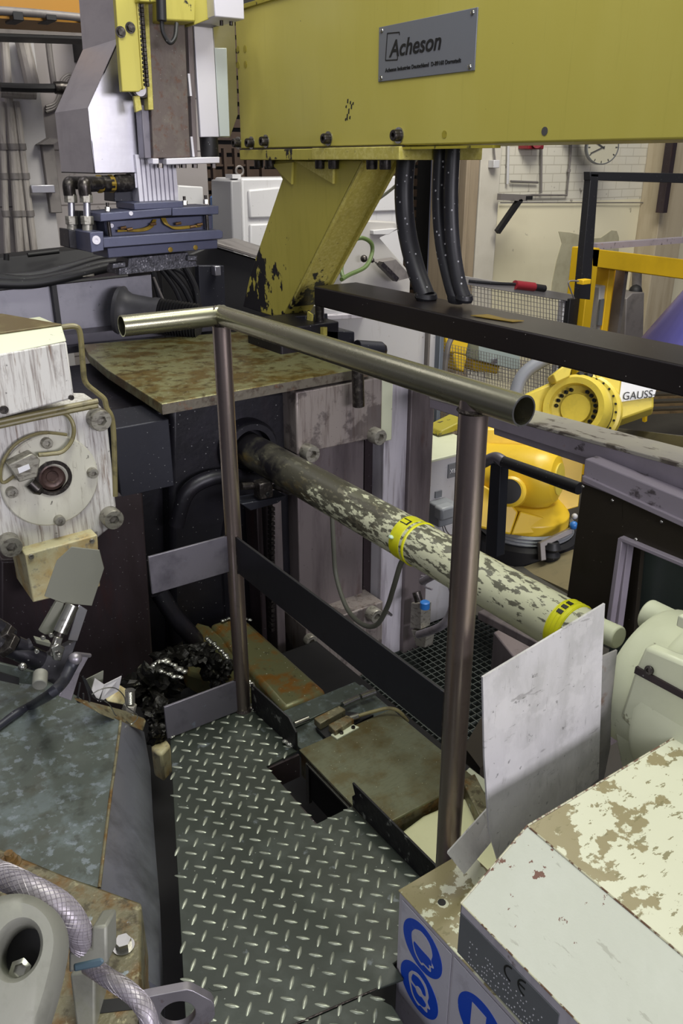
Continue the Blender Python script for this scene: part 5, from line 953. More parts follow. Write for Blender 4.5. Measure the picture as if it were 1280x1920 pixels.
single('cable_tray_top', MB().prism([PY(-60, 490, 5.3), PY(110, 470, 5.3), PY(160, 465, 5.3), PY(300, 500, 4.9), PY(300, 560, 4.9), PY(-60, 560, 5.3)], (0, .2, 0)), m_dark, 'dark machine edge below the left wall pipes', 'tray', bevel=.01)
t = thing('thin_bar', 'thin dark bar with an upright end pin at the foot of the left wall', 'bar', PY(80, 475, 5.2))
obj('bar', MB().cyl(PY(52, 478, 5.2), PY(110, 471, 5.2), .014), m_dark, t)
obj('pin', MB().cyl(PY(12, 488, 5.2), PY(12, 476, 5.2), .016), m_dark, t)

# ================================================================== LOW MACHINE PARTS BEHIND THE RAILING
single('dark_filler_block', MB().box(-.2, 1.62, .2, 2.55, FZ, -.45), m_dark, 'added dark filler block that stops light low under the walkway platform', 'bed', bevel=.01)  # added mass: keeps the gaps under the platform dark and blocks light
bs_ = thing('box_section', 'olive rusty box section lying low behind the left railing post', 'beam', Vector((1.2, 2.3, -.45)))
obj('section_body', MB().prism([(1.125, 1.98, -.25), (1.30, 1.98, -.25), (1.30, 2.62, -.25), (1.16, 2.62, -.25)], (0, 0, -.16)), m_beamrust, bs_, .018)
obj('sloped_end', MB().prism([PZ(366, 1166, -.25), PZ(392, 1172, -.25), PZ(470, 1240, -.27), PZ(470, 1300, -.3), PZ(352, 1262, -.38), PZ(340, 1240, -.38)], (0, 0, -.1)), m_beamrust, bs_, .012)
lk = thing('limit_switch_plate', 'steel plate with a small limit switch and round pins next to the bare steel cover', 'plate', Vector((1.15, 1.72, -.2)))
obj('base_plate', MB().box(.985, 1.32, 1.635, 1.80, -.16, -.125), m_hood, lk, .003)
obj('upper_strip', MB().prism([PZ(528, 1334, -.115), PZ(665, 1278, -.115), PZ(690, 1296, -.115), PZ(552, 1362, -.115)], (0, 0, -.012)), m_hood, lk, .002)
obj('slot_opening', MB().prism([PZ(592, 1364, -.11), PZ(650, 1334, -.11), PZ(700, 1340, -.11), PZ(612, 1384, -.11)], (0, 0, -.01)), m_dark, lk)
def rod(a, b_, r, z=-.095): return MB().cyl(PZ(*a, z), PZ(*b_, z), r)
obj('round_pin', rod((552, 1358), (578, 1347), .0085), m_chrome, lk); obj('round_pin', rod((642, 1322), (672, 1308), .010), m_chrome, lk); obj('round_pin', rod((676, 1307), (702, 1297), .011), m_chrome, lk)
sw = obj('switch_body', MB().prism([PZ(588, 1346, -.085), PZ(636, 1322, -.085), PZ(648, 1330, -.085), PZ(600, 1357, -.085)], (0, 0, -.025)), m_grime, lk, .003)
obj('switch_block', MB().prism([PZ(615, 1358, -.085), PZ(650, 1340, -.085), PZ(664, 1348, -.085), PZ(628, 1371, -.085)], (0, 0, -.025)), m_grime, lk, .003)
obj('gland', rod((655, 1348), (672, 1342), .010), m_chrome, lk)
fx = obj('fixing_tab', MB().prism([PZ(620, 1377, -.102), PZ(660, 1357, -.102), PZ(673, 1363, -.102), PZ(632, 1385, -.102)], (0, 0, -.006)), m_cream, lk, .001)
for (x, y) in ((640, 1375), (662, 1365)): obj('screw', sockethead(MB(), PZ(x, y, -.102), (0, 0, 1), .006, .006), m_bolt, fx)
obj('switch_cable', MB().tube([PZ(672, 1342, -.09), PZ(700, 1334, -.085), PZ(728, 1328, -.08), PZ(748, 1334, -.09), PZ(764, 1352, -.13)], .0055, 10, 6), m_tancable, lk)
cv = thing('steel_cover', 'square oily bare steel cover plate between the railing posts', 'cover', Vector((1.13, 1.43, -.2)))
obj('cover_plate', MB().box(.968, 1.305, 1.255, 1.625, -.115, -.108), m_cover, cv, .0015)
obj('cover_skirt', MB().box(.972, 1.30, 1.26, 1.62, -.20, -.115), m_grime, cv)
obj('front_opening', MB().box(.966, .974, 1.29, 1.56, -.24, -.128), m_dark, cv)
obj('front_frame', MB().box(.962, .972, 1.28, 1.57, -.128, -.122).box(.962, .972, 1.565, 1.58, -.26, -.122), m_chrome, cv)
cp = thing('cream_housing', 'cream painted machine housing just beyond the right toe board', 'housing', Vector((1.1, 1.1, -.4)))
obj('housing_body', MB().prism([(.93, .85, -.14), (1.36, .85, -.14), (1.36, 1.17, -.14), (1.28, 1.235, -.14), (1.12, 1.25, -.14), (1.02, 1.235, -.14), (.93, 1.15, -.14)], (0, 0, -.25)), M('cream_housing_paint', 'c9c8a0', .45, 0, [('noise', 7, .5, .8, 'b0ad84', .6), ('noise', 26, .7, .73, '3e3a2c', .9)]), cp, .008)
obj('side_bracket', MB().prism([PZ(866, 1462, -.1), PZ(890, 1450, -.1), PZ(926, 1520, -.1), PZ(900, 1535, -.1)], (0, 0, -.12)), m_grime, cp, .003)
single('side_rail', MB().prism([PZ(868, 1450, -.2), PZ(880, 1438, -.2), PZ(960, 1500, -.2), PZ(950, 1520, -.2)], (0, 0, -.03)), m_cream, 'narrow cream ledge between the right post and the leaning sheet', 'ledge', bevel=.003)

# dross heap: individual lumps
random.seed(3)
def lump(c, r, m, label=None, sc=(1, 1, 1), name='dross_lump', group='dross lumps in the gap'):
    mb = MB().ball(c, r, 4, sc)
    for v in mb.bm.verts:
        d = (v.co - Vector(c)); v.co += d * (noise.noise(v.co * 28) * .75 + noise.noise(v.co * 75) * .4 + noise.noise(v.co * 160) * .2)
    return single(name, mb, m, label, 'lump', group)
lump(PZ(285, 1290, -.12), .075, m_slagdark, 'largest sooty dross lump beside the left toe board', (1.0, 1.0, .8))
lump(PZ(330, 1235, -.2), .06, m_slagdark, 'dross lump behind the biggest one, next to the olive box section', (1.1, 1, .7))
lump(PZ(300, 1340, -.12), .05, m_slagdark, 'small dross lump just left of the left toe board', (1, 1.1, .7))
lump(PZ(375, 1225, -.2), .05, m_slagdark, 'dross lump tucked under the olive box section', (1.2, 1, .6))
lump(PZ(292, 1375, -.1), .028, m_slagdark, 'smallest dross lump at the platform corner')
lump(PZ(408, 1260, -.25), .05, m_slagdark, 'low dross lump behind the left railing post')
def splash(pts, r, label, z):
    t = thing('metal_splash', label, 'splash', PZ(*pts[0], z), 'bright aluminium splashes'); mb = MB()
    P = spline([PZ(x, y, z) for x, y in pts], 7)
    for p in P:
        mb.ball(p + Vector((random.uniform(-.3, .3) * r, random.uniform(-.3, .3) * r, random.uniform(-.2, .3) * r)), r * random.uniform(.6, 1.1), 1, (1.2, 1.2, .6))
    obj('splash', mb, m_slagmetal, t, sharp=60)
splash([(288, 1248), (310, 1240), (345, 1262)], .012, 'bright aluminium run on top of the largest dross lump', -.06)
splash([(300, 1258), (325, 1268), (340, 1270)], .009, 'lower bright aluminium run on the largest dross lump', -.06)
splash([(388, 1198), (405, 1212), (432, 1240)], .012, 'bright aluminium run along the near edge of the olive box section', -.245)
splash([(418, 1165), (432, 1160), (470, 1162)], .008, 'bright speckled splash at the far end of the olive box section', -.24)
splash([(468, 1278), (480, 1296), (488, 1306)], .009, 'bright splash on the toe board right of the left post', .02)
splash([(534, 1388), (540, 1394), (545, 1396)], .008, 'bright blob at the far corner of the tread plate', .008)
splash([(400, 1346), (430, 1333), (468, 1326), (490, 1336)], .008, 'silvery weld spatter line at the foot of the left post', .006)
splash([(320, 1384), (345, 1364), (372, 1352)], .0055, 'thin silvery spatter at the tip of the left toe board', .004)

# ================================================================== WALKWAY PLATFORM
pf = thing('walkway_platform', 'grey green diamond tread plate platform in the foreground', 'platform', Vector((.65, 1.3, -.006)))
poly = [(.643, 1.77), (.90, 1.765), (.895, 1.512), (.797, 1.505), (.793, 1.262), (.897, 1.262), (.905, .87), (.719, .868), (.716, .83), (.66, .843), (.30, .905)]
obj('main_plate', MB().prism([(x, y, 0) for x, y in poly], (0, 0, -.006)), m_tread, pf, .0012)
poly2 = [(.30, .903), (.645, .844), (.665, .80), (.64, .55), (.10, .45)]
obj('lower_plate', MB().prism([(x, y, -.001) for x, y in poly2], (0, 0, -.006)), m_tread, pf, .0012)
obj('weld_seam', MB().tube([(.30, .905, .0005), (.42, .885, .001), (.5, .871, .0005), (.58, .857, .001), (.66, .843, .0005)], .0016, 6, 4), m_weld, pf)
def inside(x, y, P):
    c = False; n = len(P)
    for i in range(n):
        x1, y1 = P[i]; x2, y2 = P[(i + 1) % n]
        if (y1 > y) != (y2 > y) and x < (x2 - x1) * (y - y1) / (y2 - y1) + x1: c = not c
    return c
def lozenges(P, z):
    g = MB(); G = .0466; L_, W2 = .0148, .0042
    def one(cx, cy, a):
        if not inside(cx, cy, P): return
        ca, sa = math.cos(a), math.sin(a); n = 12; base = []; top = []
        for k in range(n):
            t = 2 * math.pi * k / n; u_ = L_ * (1 if math.cos(t) > 0 else -1) * abs(math.cos(t)) ** 1.35; v_ = W2 * math.sin(t)
            base.append((cx + ca * u_ - sa * v_, cy + sa * u_ + ca * v_, z)); top.append((cx + (ca * u_ - sa * v_) * .62, cy + (sa * u_ + ca * v_) * .62, z + .0019))
        g.loft([base, top])
    for i in range(-5, 26):
        for j in range(-5, 40):
            one(.604 + (i - 8) * G, 1.159 + (j - 15) * .0474, math.radians(135)); one(.627 + (i - 8) * G, 1.1825 + (j - 15) * .0474, math.radians(45))
    return g
obj('tread_pattern', lozenges(poly, 0), m_lozenge, pf, sharp=80)
obj('tread_pattern', lozenges(poly2, -.001), m_lozenge, pf, sharp=80)
obj('side_frame', MB().prism([(.645, 1.76, -.007), (.302, .91, -.007), (.315, .905, -.007), (.66, 1.755, -.007)], (0, 0, -.05)), m_darkolive, pf)
obj('notch_edge', MB().box(.793, .80, 1.262, 1.505, -.08, -.007).box(.80, .895, 1.50, 1.507, -.08, -.007), m_rustcol, pf)
obj('orange_primer_spot', MB().prism([PZ(390, 1852, .0005), PZ(412, 1848, .0005), PZ(416, 1856, .0005), PZ(398, 1858, .0005)], (0, 0, .0002)), m_tread, pf)

# ================================================================== RAILING
rl = thing('handrail', 'bare welded steel tube handrail with flat bar mid rails on the tread plate', 'handrail', Vector((.86, 1.3, 0)))
RX, RZ, RR = .862, 1.118, .0232
YA, YB, YE = 1.752, .893, .79
obj('left_post', MB().cyl((RX, YA, 0), (RX, YA, RZ - .005), .0215, seg=40), m_tube, rl)
obj('right_post', MB().cyl((RX + .012, YB, 0), (RX, YB, RZ - .005), .0235, seg=40), m_tube, rl)
obj('top_rail', MB().pipe((RX, YE, RZ), (RX, YA + .008, RZ), RR, RR - .0026, 48), m_rail, rl)
obj('end_rail', MB().pipe((RX + .01, YA, RZ), (.622, YA, RZ), RR, RR - .0026, 48), m_rail, rl)
obj('rail_cut_ring', MB().lathe([(RR - .0026, 0), (RR + .0002, 0), (RR + .0002, -.0012), (RR - .0026, -.0012)], (RX, YE - .0004, RZ), (0, -1, 0), 48, closed=True), m_chrome, rl)
obj('weld_bead', MB().lathe([(.0215, .0), (.0245, .003), (.0215, .006)], (RX, YA, RZ - .0245), (0, 0, 1), 32), m_weld, rl)
obj('weld_bead', MB().lathe([(.0235, .0), (.0268, .004), (.0235, .008)], (RX, YB, RZ - .027), (0, 0, 1), 32), m_weld, rl)
obj('weld_bead', MB().lathe([(.0232, .0), (.0250, .003), (.0232, .006)], (RX - .012, YA - .004, RZ), (-.75, .66, 0), 32), m_weld, rl)
obj('mid_rail', MB().box(RX - .005, RX + .002, YB + .02, YA - .02, .452, .556), m_flatdark, rl, .0012)
obj('mid_rail_end', MB().box(.627, RX - .018, YA - .004, YA + .003, .452, .556), m_flat, rl, .0012)
obj('toe_board_end', MB().box(.627, RX - .018, YA - .004, YA + .003, .004, .108), m_flat, rl, .0012)
tb1 = [(.880, 1.735, .0), (.895, 1.512, 0), (.895, 1.515, .055), (.895, 1.53, .095), (.880, 1.735, .10)]
obj('toe_board', MB().prism([(RX + .018, 1.735, .0), (RX + .03, 1.512, 0), (RX + .03, 1.512, .06), (RX + .03, 1.55, .085), (RX + .018, 1.735, .09)], (.006, 0, 0)), m_edge, rl, .001)
obj('toe_board', MB().prism([(.898, .90, .0), (.898, 1.258, .0), (.898, 1.262, .03), (.898, 1.25, .045), (.898, 1.262, .072), (.898, .93, .072)], (.006, 0, 0)), m_edge, rl, .001)
for (p, q) in (((RX - .002, YA - .022, .45), (RX - .002, YA - .022, .557)), ((RX - .022, YA, .45), (RX - .022, YA, .557)), ((RX - .022, YA, .0), (RX - .022, YA, .11)), ((RX - .002, YB + .022, .45), (RX - .002, YB + .022, .557))):
    obj('weld_bead', MB().cyl(p, q, .004, seg=8), m_weld, rl)
obj('weld_bead', MB().lathe([(.026, 0), (.023, .006), (.0216, .008)], (RX, YA, 0), (0, 0, 1), 32), m_weld, rl)

# ================================================================== LEANING SHEET, PUMP HOUSING
ls = single('leaning_sheet', MB().prism([PY(905, 1270, .80), PY(1134, 1132, .80), PY(1129, 1230, .80), PY(1122, 1460, .785), PY(935, 1620, .765), PY(917, 1560, .765), PY(908, 1420, .785)], (.0, .004, 0)), m_alusheet, 'large scratched grey sheet with a skewed top edge leaning by the right post', 'sheet')
single('rear_sheet', MB().prism([PY(1110, 1240, .82), PY(1157, 1219, .82), PY(1146, 1320, .82), PY(1144, 1400, .82), PY(1128, 1480, .82), PY(1090, 1500, .82)], (0, .004, 0)), m_rustplate, 'smaller rusty sheet sticking out behind the large leaning sheet', 'sheet')
single('bent_strip', MB().prism([PY(838, 1600, .80), PY(912, 1518, .86), PY(918, 1528, .86), PY(920, 1580, .82), PY(870, 1640, .78)], (.004, .004, 0)), m_alusheet, 'narrow bent sheet strip between the right post and the leaning sheet', 'strip')
ph = thing('pump_housing', 'pale green cream cylindrical housing at the right edge behind the white cover box', 'housing', Vector((1.42, .7, .2)))
pc = Vector((1.392, .77, .425))
obj('end_drum', MB().lathe([(.158, -.02), (.158, .07), (.150, .083), (.10, .088), (.0, .088)], pc, (0, 1, 0), 56), m_cream, ph)
obj('main_drum', MB().lathe([(.182, -.40), (.182, -.02), (.176, -.008), (.158, -.002)], pc, (0, 1, 0), 56), m_cream, ph)
obj('groove_bar', MB().prism([PX(1191, 1250, 1.215), PX(1300, 1310, 1.215), PX(1300, 1322, 1.215), PX(1188, 1262, 1.215)], (.02, 0, 0)), m_rustcol, ph)
obj('flat_pad', MB().prism([PX(1208, 1212, 1.22), PX(1300, 1250, 1.22), PX(1300, 1420, 1.22), PX(1215, 1400, 1.22), PX(1160, 1345, 1.22), PX(1190, 1252, 1.22)], (.03, 0, 0)), m_cream, ph, .008)
obj('screw', sockethead(MB(), PX(1218, 1257, 1.218), (-1, .1, .3), .009, .006), m_bolt, ph)
obj('foot_block', MB().prism([PX(1149, 1358, 1.25), PX(1157, 1349, 1.25), PX(1200, 1388, 1.25), PX(1240, 1450, 1.25), PX(1165, 1440, 1.25)], (.15, 0, 0)), m_cream, ph, .004)
obj('small_boss', MB().cyl(PX(1160, 1196, 1.4), PX(1120, 1178, 1.4), .027), m_cream, ph, .004)
obj('small_boss', MB().cyl((1.46, .86, .52), (1.46, .92, .52), .035), m_cream, ph, .004)
obj('corner_tab', MB().box(PY(1267, 1170, .72).x, PY(1310, 1170, .72).x, .70, .72, PY(1270, 1172, .72).z, PY(1270, 1153, .72).z), m_cream, ph, .003)

# ================================================================== WHITE COVER BOX (FOREGROUND RIGHT) AND SIGN CABINET
wbx = thing('white_cover_box', 'large chipped cream cover box with chamfered edge at the bottom right corner', 'cover', Vector((.9, .4, .27)))
yE = .668; zT = .455; xC = .826; xL = .688; zL = .372
NY = -.35; XR = 1.6
body = [(xL, yE, .265), (xL, yE, zL), (xC, yE, zT), (XR, yE, zT), (XR, yE, .265)]
# separate painted faces on a common solid
obj('inner_body', MB().prism([(xL + .002, yE - .004, .267), (xL + .002, yE - .004, zL - .002), (xC, yE - .004, zT - .003), (XR, yE - .004, zT - .003), (XR, yE - .004, .267)], (0, NY - yE, 0)), m_box, wbx)
nch = Vector((-(zT - zL), 0, xC - xL)).normalized()
obj('chamfer_panel', MB().prism([(xL, yE, zL), (xC, yE, zT), (xC, NY, zT), (xL, NY, zL)], nch * -.003), m_box, wbx, .001)
obj('top_panel', MB().prism([(xC, yE, zT), (XR, yE, zT), (XR, NY, zT), (xC, NY, zT)], (0, 0, -.003)), m_boxtop, wbx, .001)
obj('side_panel', MB().prism([(xL, yE, zL), (xL, yE, .262), (xL, NY, .262), (xL, NY, zL)], (.003, 0, 0)), m_boxside, wbx, .001)
obj('end_panel', MB().prism(body, (0, -.003, 0)), m_box, wbx, .001)
m_edgewear = M('rust_edge_chips', 'b5b39a', .5, 0, [('noise', 60, .5, .54, '5a3c28', .95)])
obj('worn_edge', MB().tube([(xC, yE, zT), (xC, NY, zT)], .0016, 6, 1, False).tube([(xL, yE, zL), (xL, NY, zL)], .0014, 6, 1, False).tube([(xL, yE, zL), (xC, yE, zT), (XR, yE, zT)], .0016, 6, 1, False), m_edgewear, wbx)
ce = obj('rating_plate', MB().prism([(xL, yE - .002, zL - .018), (xL, yE - .002, .266), (xL, .462, .266), (xL, .462, zL - .018)], (-.002, 0, 0)), m_plategrey, wbx, .0005)
# CE mark as two arcs with a middle bar
def arc(yc, zc, r, w_, a0_, a1_, g):
    n = 14; out = []; inn = []
    for k in range(n + 1):
        a = math.radians(a0_ + (a1_ - a0_) * k / n); out.append((xL - .0022, yc - math.cos(a) * r, zc + math.sin(a) * r)); inn.append((xL - .0022, yc - math.cos(a) * (r - w_), zc + math.sin(a) * (r - w_)))
    g.prism(out + inn[::-1], (-.0006, 0, 0))
g = MB(); arc(.552, .336, .015, .003, 90, 270, g); arc(.552 - .028, .336, .015, .003, 90, 270, g)
g.prism([(xL - .0022, .552 - .028 + .012, .3345), (xL - .0022, .552 - .028, .3345), (xL - .0022, .552 - .028, .3375), (xL - .0022, .552 - .028 + .012, .3375)], (-.0006, 0, 0))
obj('ce_mark', g, m_blackink, ce)
# faint worn print: rows of tiny pale flecks
g = MB(); random.seed(11)
for row in range(5):
    for k in range(34):
        if random.random() < .45: continue
        yy = .64 - k * .005; zz = .315 - row * .011 + random.uniform(-.002, .002)
        g.prism([(xL - .0022, yy, zz), (xL - .0022, yy - .002, zz), (xL - .0022, yy - .002, zz + random.uniform(.001, .003)), (xL - .0022, yy, zz + .002)], (-.0003, 0, 0))
obj('worn_print', g, m_label, ce)

sc2 = thing('sign_cabinet', 'low white cabinet with blue mandatory signs under the big cover box', 'cabinet', Vector((.8, .6, -.6)))
xs_ = .722; zs_ = .2; ye = .862
obj('cabinet_body', MB().box(xs_ + .001, .892, NY, ye, -.44, zs_ - .002), m_boxside, sc2, .003)
obj('cabinet_top', MB().box(xs_ - .001, .893, NY, ye + .001, zs_ - .003, zs_), m_boxtop, sc2, .0015)
obj('bolt_hole', MB().lathe([(.0075, 0), (.0075, .0008), (0, .0008)], PZ(828, 1692, zs_), (0, 0, 1), 24), m_blackink, sc2)
def signpanel(y0, y1, z0, z1):
    return obj('sign_panel', MB().prism([(xs_, y0, z1), (xs_, y0, z0), (xs_, y1, z0), (xs_, y1, z1)], (-.0015, 0, 0)), m_whiteprint, sc2, .0005)
def SG(yc, zc, u_, v_): return (xs_ - .0018, yc - u_, zc + v_)            # u to the right along the panel, v up
def disc(par, yc, zc, r, m, name='blue_disc', d=0.0):
    return obj(name, MB().lathe([(r, 0), (r, .0006), (.0, .0006)], (xs_ - .0015 - d, yc, zc), (-1, 0, 0), 48), m, par)
def shape(par, yc, zc, pts, m, name, d=.0005):
    P = spline([Vector((xs_ - .0016 - d, yc - u_, zc + v_)) for u_, v_ in pts + [pts[0]]], 5)[:-1]
    return obj(name, MB().prism(P, (-.0004, 0, 0)), m, par)
pA = signpanel(.850, .712, -.06, .187)
pB = signpanel(.706, .45, -.20, .187)
R1 = .055
head = [(-.022, .028), (-.004, .038), (.018, .032), (.028, .012), (.026, -.006), (.034, -.016), (.026, -.022), (.026, -.034), (.008, -.036), (.0, -.042), (-.018, -.032), (-.028, -.008), (-.030, .012)]
helmet = [(-.026, .0), (.0, .0), (.026, .0), (.026, .012), (.016, .028), (-.002, .034), (-.020, .026), (-.028, .012)]
face = [(-.022, -.003), (.0, -.004), (.024, -.004), (.028, -.016), (.021, -.020), (.022, -.029), (.006, -.031), (.0, -.036), (-.014, -.028), (-.023, -.012)]
d1_ = disc(pA, .787, .125, R1, m_blue); sh1 = shape(d1_, .787, .125, head, m_whiteprint, 'head_outline'); shape(sh1, .787, .125, face, m_blue, 'face', .0010)
d2_ = disc(pA, .790, .012, R1, m_blue); sh2 = shape(d2_, .790, .012, head, m_whiteprint, 'head_outline')
shape(sh2, .790, .012, [(-.018, .024), (.0, .030), (.016, .022), (.020, .004), (.004, .002), (-.02, .004)], m_blue, 'hair', .0010); shape(sh2, .790, .012, [(-.022, -.004), (.002, -.008), (.022, -.014), (.018, -.028), (.0, -.034), (-.014, -.026)], m_blue, 'face', .0010)
disc(sh2, .788, .010, .010, m_whiteprint, 'ear_defender', .0012)
d3_ = disc(pB, .630, .100, R1 * 1.05, m_blue)
obj('boot_shape', MB().prism([(xs_ - .0022, .630 + .024, .100 + .034), (xs_ - .0022, .630 - .010, .100 + .034), (xs_ - .0022, .630 - .010, .100 - .004), (xs_ - .0022, .630 - .036, .100 - .02), (xs_ - .0022, .630 - .036, .100 - .034), (xs_ - .0022, .630 + .024, .100 - .034)], (-.0005, 0, 0)), m_whiteprint, d3_)

# ================================================================== LEFT FOREGROUND HOOD AND FITTINGS
hd2 = thing('steel_hood', 'large oily grey green steel hood at the left beside the tread plate', 'hood', Vector((.3, 1.5, -.3)))
ZH = .2
obj('top_sheet', MB().prism([PZ(-120, 1225, ZH), PZ(0, 1243, ZH), PZ(85, 1275, ZH), PZ(150, 1308, ZH), PZ(226, 1352, ZH), PZ(206, 1500, ZH), PZ(186, 1665, ZH), PZ(-150, 1560, ZH)], (0, 0, -.01)), m_hood, hd2, .002)
obj('top_bead', MB().tube([PZ(226, 1352, ZH), PZ(216, 1430, ZH), PZ(206, 1500, ZH), PZ(186, 1665, ZH)], .0035, 8, 4), m_grime, hd2)
rings = []
top = [(226, 1352), (216, 1430), (206, 1500), (197, 1580), (186, 1665), (170, 1800)]
mid = [(250, 1362), (252, 1440), (250, 1520), (252, 1600), (262, 1700), (262, 1830)]
low = [(270, 1372), (282, 1440), (286, 1520), (292, 1600), (300, 1700), (296, 1850)]
def col(a, b_, c):
    return [PZ(*a, ZH), PZ(*b_, ZH - .06), PZ(*c, ZH - .14), PZ(*c, ZH - .14) + Vector((-.02, 0, -.35)), PZ(*a, ZH) + Vector((-.03, 0, -.45))]
rings = [col(a, b_, c) for a, b_, c in zip(top, mid, low)]
obj('side_sheet', MB().loft(rings), m_hoodside, hd2, sharp=60)
hn = obj('side_slot', MB().tube([PZ(203, 1545, ZH - .01), PZ(218, 1556, ZH - .03), PZ(220, 1588, ZH - .03), PZ(200, 1612, ZH - .012)], .004, 8, 5), m_grime, hd2)
obj('edge_lip', MB().prism([PZ(0, 1243, ZH), PZ(85, 1275, ZH), PZ(150, 1308, ZH), PZ(150, 1308, ZH - .05), PZ(0, 1243, ZH - .05)], (-.003, -.002, 0)), m_hood, hd2)
gbk = thing('rusty_mount', 'greasy rust-stained mounting block with two hex bolts at the lower left', 'block', Vector((.22, 1.05, .1)))
ZB = .235
obj('block_body', MB().prism([PZ(-120, 1560, ZB), PZ(0, 1590, ZB), PZ(120, 1640, ZB), PZ(265, 1692, ZB), PZ(264, 1990, ZB), PZ(-120, 2050, ZB)], (0, 0, -.16)), m_grime, gbk, .005)
hexbolt(gbk, PZ(232, 1775, ZB), (0, 0, 1), .0135, .016, m_chrome, stud=.0)
hexbolt(gbk, PZ(20, 1618, ZB), (0, 0, 1), .0145, .014, m_grime, stud=.012)
obj('dark_slot', MB().prism([PZ(150, 1880, ZB), PZ(260, 1868, ZB), PZ(262, 1892, ZB), PZ(150, 1905, ZB)], (0, 0, .0012)), m_dark, gbk)
lug = thing('lifting_lug', 'grey galvanised lug with an oval looking hole over the tread plate corner', 'lug', PZ(330, 1900, .2))
YLg = .80
lp0 = [PZ(272, 1862, .26), PZ(352, 1838, .26), PZ(398, 1862, .26), PZ(402, 1960, .26), PZ(300, 1985, .26), PZ(272, 1960, .26)]
n_l = Vector((-.38, -.92, .10)).normalized()
c_l = PD(333, 1890, 1.27)
uL = Vector((0, 0, 1)).cross(n_l).normalized(); vL = n_l.cross(uL)
def LQ(a, b_, h=0.0): return c_l + uL * a + vL * b_ + n_l * h
K = 36
outer = []
for k in range(K):
    t = 2 * math.pi * k / K; dx, dy = math.cos(t), math.sin(t); s_ = min((.056 if dx > 0 else .058) / max(abs(dx), 1e-6), .050 / max(abs(dy), 1e-6), .0715 / max(abs(dx) + abs(dy), 1e-6) * (1 if (dx > 0) else 9))
    outer.append((dx * s_, dy * s_))
inner = [(.000 + .027 * math.cos(2 * math.pi * k / K), .003 + .027 * math.sin(2 * math.pi * k / K)) for k in range(K)]
gl = MB()
gl.loft([[LQ(*p, 0) for p in outer], [LQ(*p, .016) for p in outer], [LQ(*p, .016) for p in inner], [LQ(*p, 0) for p in inner]], closed=True)
obj('lug_plate', gl, m_lug, lug, .001)
ey_ = thing('eye_casting', 'blurred grey cast eye with a big round hole at the bottom left corner', 'casting', PD(40, 1900, 1.0))
n_e = Vector((-.18, -.55, .8)).normalized(); c_e = PD(36, 1782, 1.02)
uE = (CR - n_e * CR.dot(n_e)).normalized(); vE = n_e.cross(uE)
def EQ(a, b_, h=0.0): return c_e + uE * a + vE * b_ + n_e * h
K = 40
def ell(rx, ry, ox=0, oy=0): return [(ox + rx * math.cos(2 * math.pi * k / K), oy + ry * math.sin(2 * math.pi * k / K)) for k in range(K)]
o_ = [(x, y if y > 0 else y * 2.6) for x, y in ell(.067, .066, -.014, .0)]
gl = MB(); gl.loft([[EQ(*p, -.06) for p in o_], [EQ(p[0] * .98, p[1] * .98, .0) for p in o_], [EQ(p[0] * .8 , p[1] * .8, .014) for p in o_], [EQ(*p, .014) for p in ell(.030, .036)], [EQ(*p, .008) for p in ell(.026, .031)], [EQ(*p, -.055) for p in ell(.024, .029)]], closed=True)
obj('eye_body', gl, m_castgrey, ey_, sharp=50)
obj('eye_back', MB().prism([EQ(*p, -.056) for p in ell(.034, .04)], n_e * -.01), m_dark, ey_)
obj('inner_nut', MB().lathe([(.014, 0), (.014, .02), (.008, .022), (.007, .012)], EQ(.0, -.02, -.05), n_e, 6), m_chrome, ey_)
br = thing('braided_hose', 'thick braided steel hose curving over the rusty mounting block', 'hose', PD(150, 1760, 1.15))
obj('hose_body', MB().tube([PD(-60, 1610, 1.15), PD(0, 1640, 1.14), (PD(60, 1668, 1.12)), PD(115, 1700, 1.12), PD(145, 1740, 1.13), PD(158, 1780, 1.15)], .0175, 20, 8), m_braid, br)
g = MB(); Pb = spline([PD(0, 1640, 1.14), (PD(60, 1668, 1.12)), PD(115, 1700, 1.12), PD(145, 1740, 1.13), PD(158, 1780, 1.15)], 30)
for s_ in range(28):
    pts = []
    for i, p in enumerate(Pb):
        t_ = (Pb[min(i + 1, len(Pb) - 1)] - Pb[max(0, i - 1)]).normalized(); u_ = t_.cross(Vector((0, 0, 1))).normalized(); v_ = u_.cross(t_)
        a = s_ * math.pi / 14 + (i * .09 if s_ % 2 else -i * .09); pts.append(p + (u_ * math.cos(a) + v_ * math.sin(a)) * .0176)
    g.tube(pts, .0007, 3, 1, False)
obj('braid', g, m_braid, br)
br2 = thing('braided_hose', 'thinner braided steel hose curving down in front of the lug', 'hose', PD(250, 1880, 1.15))
obj('hose_body', MB().tube([PD(165, 1810, 1.2), PD(200, 1832, 1.18), PD(245, 1862, 1.16), PD(275, 1900, 1.15), PD(285, 1960, 1.15)], .0125, 20, 8), m_braid, br2)
g = MB(); Pb = spline([PD(175, 1815, 1.195), PD(200, 1832, 1.18), PD(245, 1862, 1.16), PD(275, 1900, 1.15), PD(285, 1960, 1.15)], 24)
for s_ in range(24):
    pts = []
    for i, p in enumerate(Pb):
        t_ = (Pb[min(i + 1, len(Pb) - 1)] - Pb[max(0, i - 1)]).normalized(); u_ = t_.cross(Vector((0, 0, 1))).normalized(); v_ = u_.cross(t_)
        a = s_ * math.pi / 12 + (i * .09 if s_ % 2 else -i * .09); pts.append(p + (u_ * math.cos(a) + v_ * math.sin(a)) * .0126)
    g.tube(pts, .0006, 3, 1, False)
obj('braid', g, m_braid, br2)
cl = thing('hose_clamp', 'grey clamp block with a blue edge between the two braided hoses', 'clamp', PD(165, 1790, 1.2))
